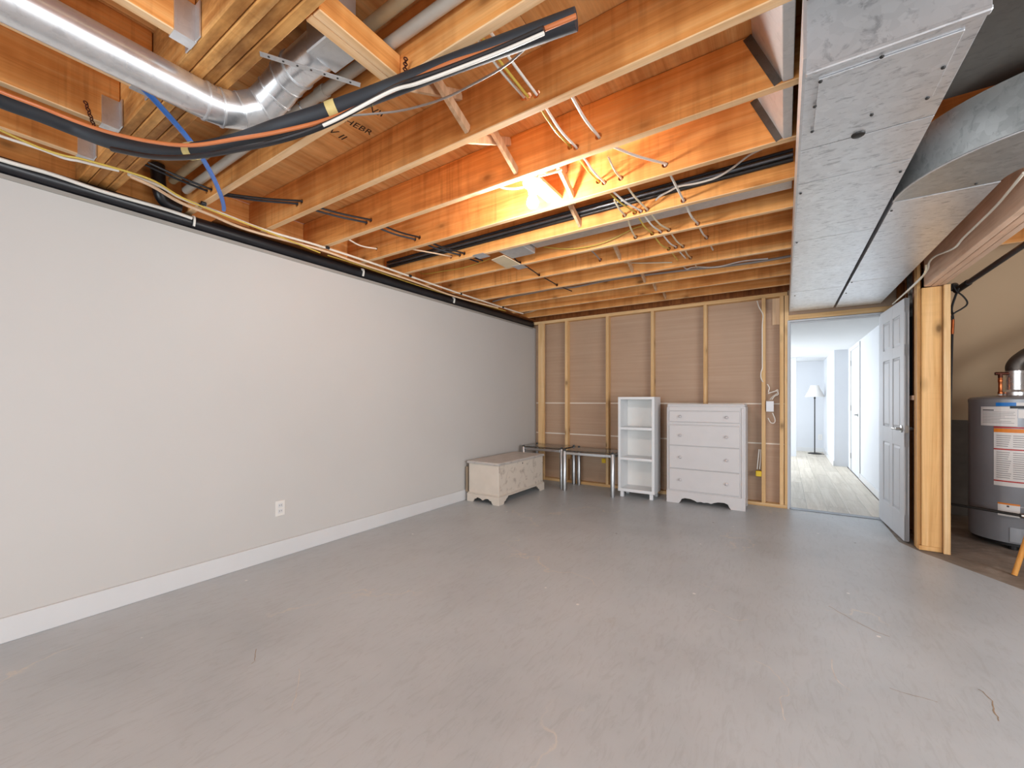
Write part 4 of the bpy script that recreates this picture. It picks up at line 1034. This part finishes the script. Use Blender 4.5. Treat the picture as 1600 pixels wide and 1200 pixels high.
for z0, z1 in ((0.938, 1.058), (0.668, 0.898), (0.402, 0.660), (0.150, 0.394)):
    dw = B(x0+0.030, x1-0.054, y0-0.004, y0+0.014, z0, z1).build('drawer', 'dresser_paint', t, bevel=0.003)
    for fx in (0.17, 0.83):
        kx = x0+0.030+(x1-x0-0.084)*fx
        kz = (z0+z1)/2
        kb = MB().lathe([(0.001,-0.026),(0.012,-0.024),(0.016,-0.018),(0.013,-0.010),(0.006,-0.006),(0.006,0.0),(0.001,0.0)], (kx, y0-0.004, kz), 16, axis=1).build('knob', 'knob_glass', t, smooth=True)
        kb.parent = dw; kb.location = (0,0,0)
sc_ = [(0,0),(0.135,0),(0.15,0.018),(0.165,0.05),(0.20,0.064),(0.26,0.062),(0.30,0.05),(0.33,0.035),(0.37,0.043),(0.4025,0.036)]
W_ = x1-x0
sc_ = sc_+[(W_-u, v) for u, v in reversed(sc_[:-1])]+[(W_,0.135),(0,0.135)]
MB().prism(sc_, lambda u,v,w_: (x0+u, w_, v), y0-0.002, y0+0.018).build('apron', 'dresser_paint', t)
for x in (x0, x1-0.018): 
    MB().prism([(0.018,0),(0.10,0),(0.12,0.05),(0.25,0.05),(0.27,0),(0.36,0),(0.36,0.13),(0.018,0.13)], lambda u,v,w_: (w_, y0+u, v), x, x+0.018).build('side_base', 'dresser_paint', t)

# ------------------------------------------------------------------ water heater
hxw, hyw, hr = 1.59, 5.12, 0.262
t = empty('water_heater', (hxw, hyw, 0), 'grey cylindrical water heater with white warning labels', 'water heater')
MB().lathe([(0.001,0.055),(hr-0.004,0.055),(hr,0.065),(hr,1.175),(hr-0.004,1.18)], (hxw,hyw,0), 64).build('tank', 'heater_grey', t, smooth=True)
MB().lathe([(hr+0.003,1.165),(hr+0.003,1.19),(hr-0.01,1.205),(0.15,1.222),(0.001,1.225)], (hxw,hyw,0), 64).build('top_cap', 'heater_trim', t, smooth=True)
MB().lathe([(hr-0.02,0.03),(hr-0.02,0.06)], (hxw,hyw,0), 48).build('base_ring', 'rubber_black', t, smooth=True)
for k in range(3):
    a = R(250+k*120); MB().lathe([(0.03,0),(0.03,0.055)], (hxw+0.2*math.cos(a), hyw+0.2*math.sin(a), 0), 14).build('foot', 'rubber_black', t)
MB().lathe([(hr+0.001,0.345),(hr+0.001,0.352)], (hxw,hyw,0), 64).build('seam_band', 'heater_trim', t, smooth=True)
def cyl_hit(px, py):
    d = ray(px, py); o = Vector((-hxw, -hyw, 0)); a = d.x*d.x+d.y*d.y; b_ = 2*(o.x*d.x+o.y*d.y); c = o.x**2+o.y**2-hr*hr
    disc = max(b_*b_-4*a*c, 0); tt = (-b_-math.sqrt(disc))/(2*a)
    p = Vector((0,0,H))+d*tt; return math.atan2(p.y-hyw, p.x-hxw), p.z
def decal(pa, pb, za, zb_, mat, name, par, lift=0.0015):
    a0 = cyl_hit(pa, 720)[0]; a1 = cyl_hit(pb, 720)[0] if pb < 1640 else cyl_hit(pa,720)[0]+0.9
    if a1 < a0: a1 += 2*math.pi
    if a1-a0 > math.pi: a1 = a0+0.8
    nseg = 10; r = hr+lift; mbb = MB()
    for i in range(nseg):
        b0 = a0+(a1-a0)*i/nseg; b1 = a0+(a1-a0)*(i+1)/nseg
        q = lambda b_, rr, z: (hxw+rr*math.cos(b_), hyw+rr*math.sin(b_), z)
        mbb.add([q(b0,r,za),q(b1,r,za),q(b1,r,zb_),q(b0,r,zb_),q(b0,hr-0.002,za),q(b1,hr-0.002,za),q(b1,hr-0.002,zb_),q(b0,hr-0.002,zb_)],
                [(0,1,2,3),(0,4,5,1),(3,2,6,7)]+([(0,3,7,4)] if i == 0 else [])+([(1,5,6,2)] if i == nseg-1 else []))
    return mbb.build(name, mat, par)
zat = lambda px, py: cyl_hit(px, py)[1]
lb = decal(1533, 1590, zat(1560,665.5), zat(1560,635.5), 'label_white', 'label', t)
for i in range(9):
    zz = zat(1560, 641+i*2.4); decal(1536 if i else 1536, 1553 if i == 0 else (1560, 1586, 1584, 1587, 1570, 1586, 1562, 1580, 1585)[i], zz-0.0035, zz-0.0005 if i else zz+0.004, 'ink' if i == 0 else 'ink_faint', 'print_line', t, 0.0022)
decal(1556, 1588, zat(1570,634.5), zat(1570,627.5), 'label_blue', 'brand_strip', t)
decal(1588, 1612, zat(1592,634), zat(1592,627), 'label_white', 'brand_strip', t)
decal(1578, 1612, zat(1592,638.5), zat(1592,634.3), 'black_plastic', 'brand_strip', t, 0.0018)
decal(1591, 1612, zat(1595,653.5), zat(1595,640), 'label_white', 'label', t)
decal(1553, 1625, zat(1575,760), zat(1575,675), 'label_white', 'warning_label', t)
decal(1553, 1625, zat(1575,676), zat(1575,670), 'label_orange', 'warning_band', t, 0.002)
for py in (668, 702.5, 752.5):
    decal(1553, 1625, zat(1575,py+1.0), zat(1575,py-1.0), 'label_red', 'warning_rule', t, 0.0024)
for i in range(21):
    py = 681+i*3.3
    if 698 < py < 707: continue
    decal(1557, 1580-(i*7 % 6), zat(1575,py+0.5), zat(1575,py-0.5), 'ink_faint', 'print_line', t, 0.0024)
    decal(1583, 1612, zat(1575,py+0.5), zat(1575,py-0.5), 'ink_faint', 'print_line', t, 0.0024)
text_mesh('DANGER', 0.02, 0.0002, 'ink', 'print_line', t, Matrix.Translation((5,0,0))) if False else None
decal(1559, 1594, zat(1575,807), zat(1575,788), 'label_white', 'lower_label', t)
decal(1559, 1594, zat(1575,789), zat(1575,786.5), 'label_orange', 'lower_label_band', t, 0.002)
decal(1573, 1577, zat(1575,792.5), zat(1575,790), 'ink', 'flame_mark', t, 0.0024)
decal(1578, 1614, zat(1590,848), zat(1590,826), 'heater_trim', 'access_panel', t, 0.006)
# vent, draft hood and copper riser on top
pv = at_z(1597, 616, 1.22)
vc = Vector((hxw, hyw, 0))
MB().lathe([(0.075,1.222),(0.075,1.25),(0.052,1.27),(0.052,1.40),(0.055,1.402),(0.055,1.425)], (vc.x,vc.y,0), 32).build('vent_pipe', 'galvanized_round', t, smooth=True)
MB().tube([(vc.x,vc.y,1.42),(vc.x,vc.y,1.47),(vc.x+0.04,vc.y+0.0,1.53),(vc.x+0.14,vc.y,1.60),(vc.x+0.5,vc.y-0.2,1.80)], 0.054, 24).build('vent_elbow', 'galvanized_dull', t, smooth=True)
cpx = at_y(1563, 610, hyw-0.02); cr = Vector((cpx.x, hyw-0.02, 0))
MB().lathe([(0.012,1.215),(0.012,1.235)], (cr.x,cr.y,0), 14).build('riser_nipple', 'outlet_white', t)
MB().lathe([(0.014,1.235),(0.016,1.24),(0.014,1.255),(0.012,1.26),(0.012,1.33),(0.0145,1.335),(0.0145,1.355),(0.013,1.36),(0.013,1.375)], (cr.x,cr.y,0), 16).build('copper_riser', 'copper', t, smooth=True)
MB().tube([(cr.x,cr.y,1.37),(cr.x,cr.y,1.405)], 0.014, 12, smooth=False).build('riser_top', 'copper_dark', t, smooth=True)
MB().tube([(cr.x-0.03,cr.y,1.405),(cr.x+0.02,cr.y,1.405),(cr.x+0.12,cr.y+0.0,1.405)], 0.013, 12).build('shutoff_handle', 'copper_dark', t, smooth=True)
# iron gas line across the tank
g0 = Vector((1.16, 4.93, 0)); 
ga = at_y(1484, 787, 4.96); gb = at_y(1521, 793, 4.88); gc = at_y(1598, 806, 4.78)
t2 = empty('gas_line', ga, 'dark iron gas line across the lower part of the water heater', 'pipe')
MB().tube([ga, gb, gc, at_y(1640,812,4.75)], 0.011, 12, smooth=False).build('pipe', 'iron_dark', t2, smooth=True)
MB().tube([gc-Vector((0.012,0,0)), gc+Vector((0.03,0,0))], 0.02, 12, smooth=False).build('union', 'brushed_nickel', t2, smooth=True)

# grey iron pipe under the beam, black bundle of wires
pa, pb_, pc = at_y(1496,453,5.05), at_y(1520,437,4.9), at_y(1610,376,4.4)
t = empty('iron_pipe', pa, 'dark grey iron pipe slanting across under the beam', 'pipe')
MB().tube([pa, pc], 0.021, 16, smooth=False).build('pipe', 'steel_conduit', t, smooth=True)
MB().tube([pa-(pc-pa)*0.02, pa+(pc-pa)*0.18], 0.026, 16, smooth=False).build('fitting', 'iron_dark', t, smooth=True)
MB().tube([pa+Vector((-0.02,0,0.02)), pa+Vector((0.0,0.08,0.05))], 0.03, 14, smooth=False).build('elbow', 'iron_dark', t, smooth=True)
run('cable', [at_y(px,py,4.9) for px,py in ((1488,443),(1494,454),(1504,462),(1511,471),(1510,477),(1502,483),(1489,491),(1486,500))], 0.006, 'rubber_black', 'black wire loop hanging beside the post')
bc = run('cable', [at_y(px,py,4.92) for px,py in ((1498,450),(1492,465),(1487,482),(1489,497),(1488,520),(1486,600),(1484,690))], 0.008, 'rubber_black', 'black cable running down behind the post')
MB().tube([at_y(px,py,4.92) for px,py in ((1489,499),(1488.7,510),(1488,522))], 0.0105, 10).build('copper_pipe', 'copper', bc, smooth=True)  # short copper pipe, modelled as a sleeve around the black cable
# switch with its cables on the partition
q = at_y(1438, 585, 4.655)
t = empty('switch_box', q, 'white switch box with black plug on the partition stud', 'electrical box')
B(q.x-0.03, q.x+0.012, 4.628, 4.683, q.z-0.05, q.z+0.05).build('box', 'box_white', t, bevel=0.003)
for dz in (-0.04, 0.04): MB().lathe([(0.004,-0.002),(0.004,0.002)], (q.x-0.012,4.6255,q.z+dz), 8, axis=1).build('screw', 'slot_dark', t)
run('cable', [at_y(px,py,4.632) for px,py in ((1436,566),(1433,545),(1431,520),(1434,490),(1439,478))], 0.005, 'cable_grey', 'grey cable bowed out above the switch box')
run('cable', [at_y(px,py,4.655) for px,py in ((1439,573),(1437,550),(1438,530),(1441,515))], 0.006, 'cable_white', 'white cable above the switch box')
q = at_y(1436, 604, 4.652)
t = empty('plug', q, 'black plug with a white tag under the switch box', 'plug')
MB().lathe([(0.014,-0.02),(0.024,-0.012),(0.026,0.02),(0.016,0.036)], (q.x,4.652,q.z), 14).build('body', 'rubber_black', t, smooth=True)
MB().lathe([(0.018,-0.032),(0.018,-0.018)], (q.x,4.652,q.z), 14).build('tag', 'box_white', t, smooth=True)
MB().lathe([(0.012,-0.05),(0.014,-0.03)], (q.x,4.652,q.z), 12).build('cord', 'rubber_black', t, smooth=True)
# wrapped pipe behind the door
t = empty('wrapped_pipe', (0.93, 4.9, 1.23), 'black wrapped pipe with torn foil top behind the open door', 'pipe')
MB().tube([(0.936,4.86,1.225),(0.936,4.86,1.75),(0.936,4.86,1.92)], 0.05, 16).build('black_wrap', 'fabric_insulation', t, smooth=True)
MB().tube([(0.936,4.86,1.90),(0.934,4.85,2.0),(0.938,4.86,2.12),(0.936,4.86,2.29)], [0.05]*7+[0.044]*7+[0.052]*8, 16).build('foil_wrap', 'foil', t, smooth=True)

# ------------------------------------------------------------------ stool at the right edge
sx_, sy_ = 1.62, 4.30
t = empty('stool', (sx_, sy_, 0), 'wooden stool with one splayed leg in view at the lower right edge', 'stool')
for k in range(4):
    a = R(197+k*90); f = Vector((sx_+0.335*math.cos(a), sy_+0.335*math.sin(a), 0)); tp = Vector((sx_+0.16*math.cos(a), sy_+0.16*math.sin(a), 0.70))
    MB().tube([f, f.lerp(tp,0.5), tp], [0.014]*7+[0.018]*8, 14).build('leg', 'stool_wood', t, smooth=True)
MB().lathe([(0.001,0.695),(0.17,0.695),(0.18,0.705),(0.18,0.722),(0.17,0.73),(0.001,0.73)], (sx_,sy_,0), 32).build('seat', 'stool_wood', t, smooth=True)
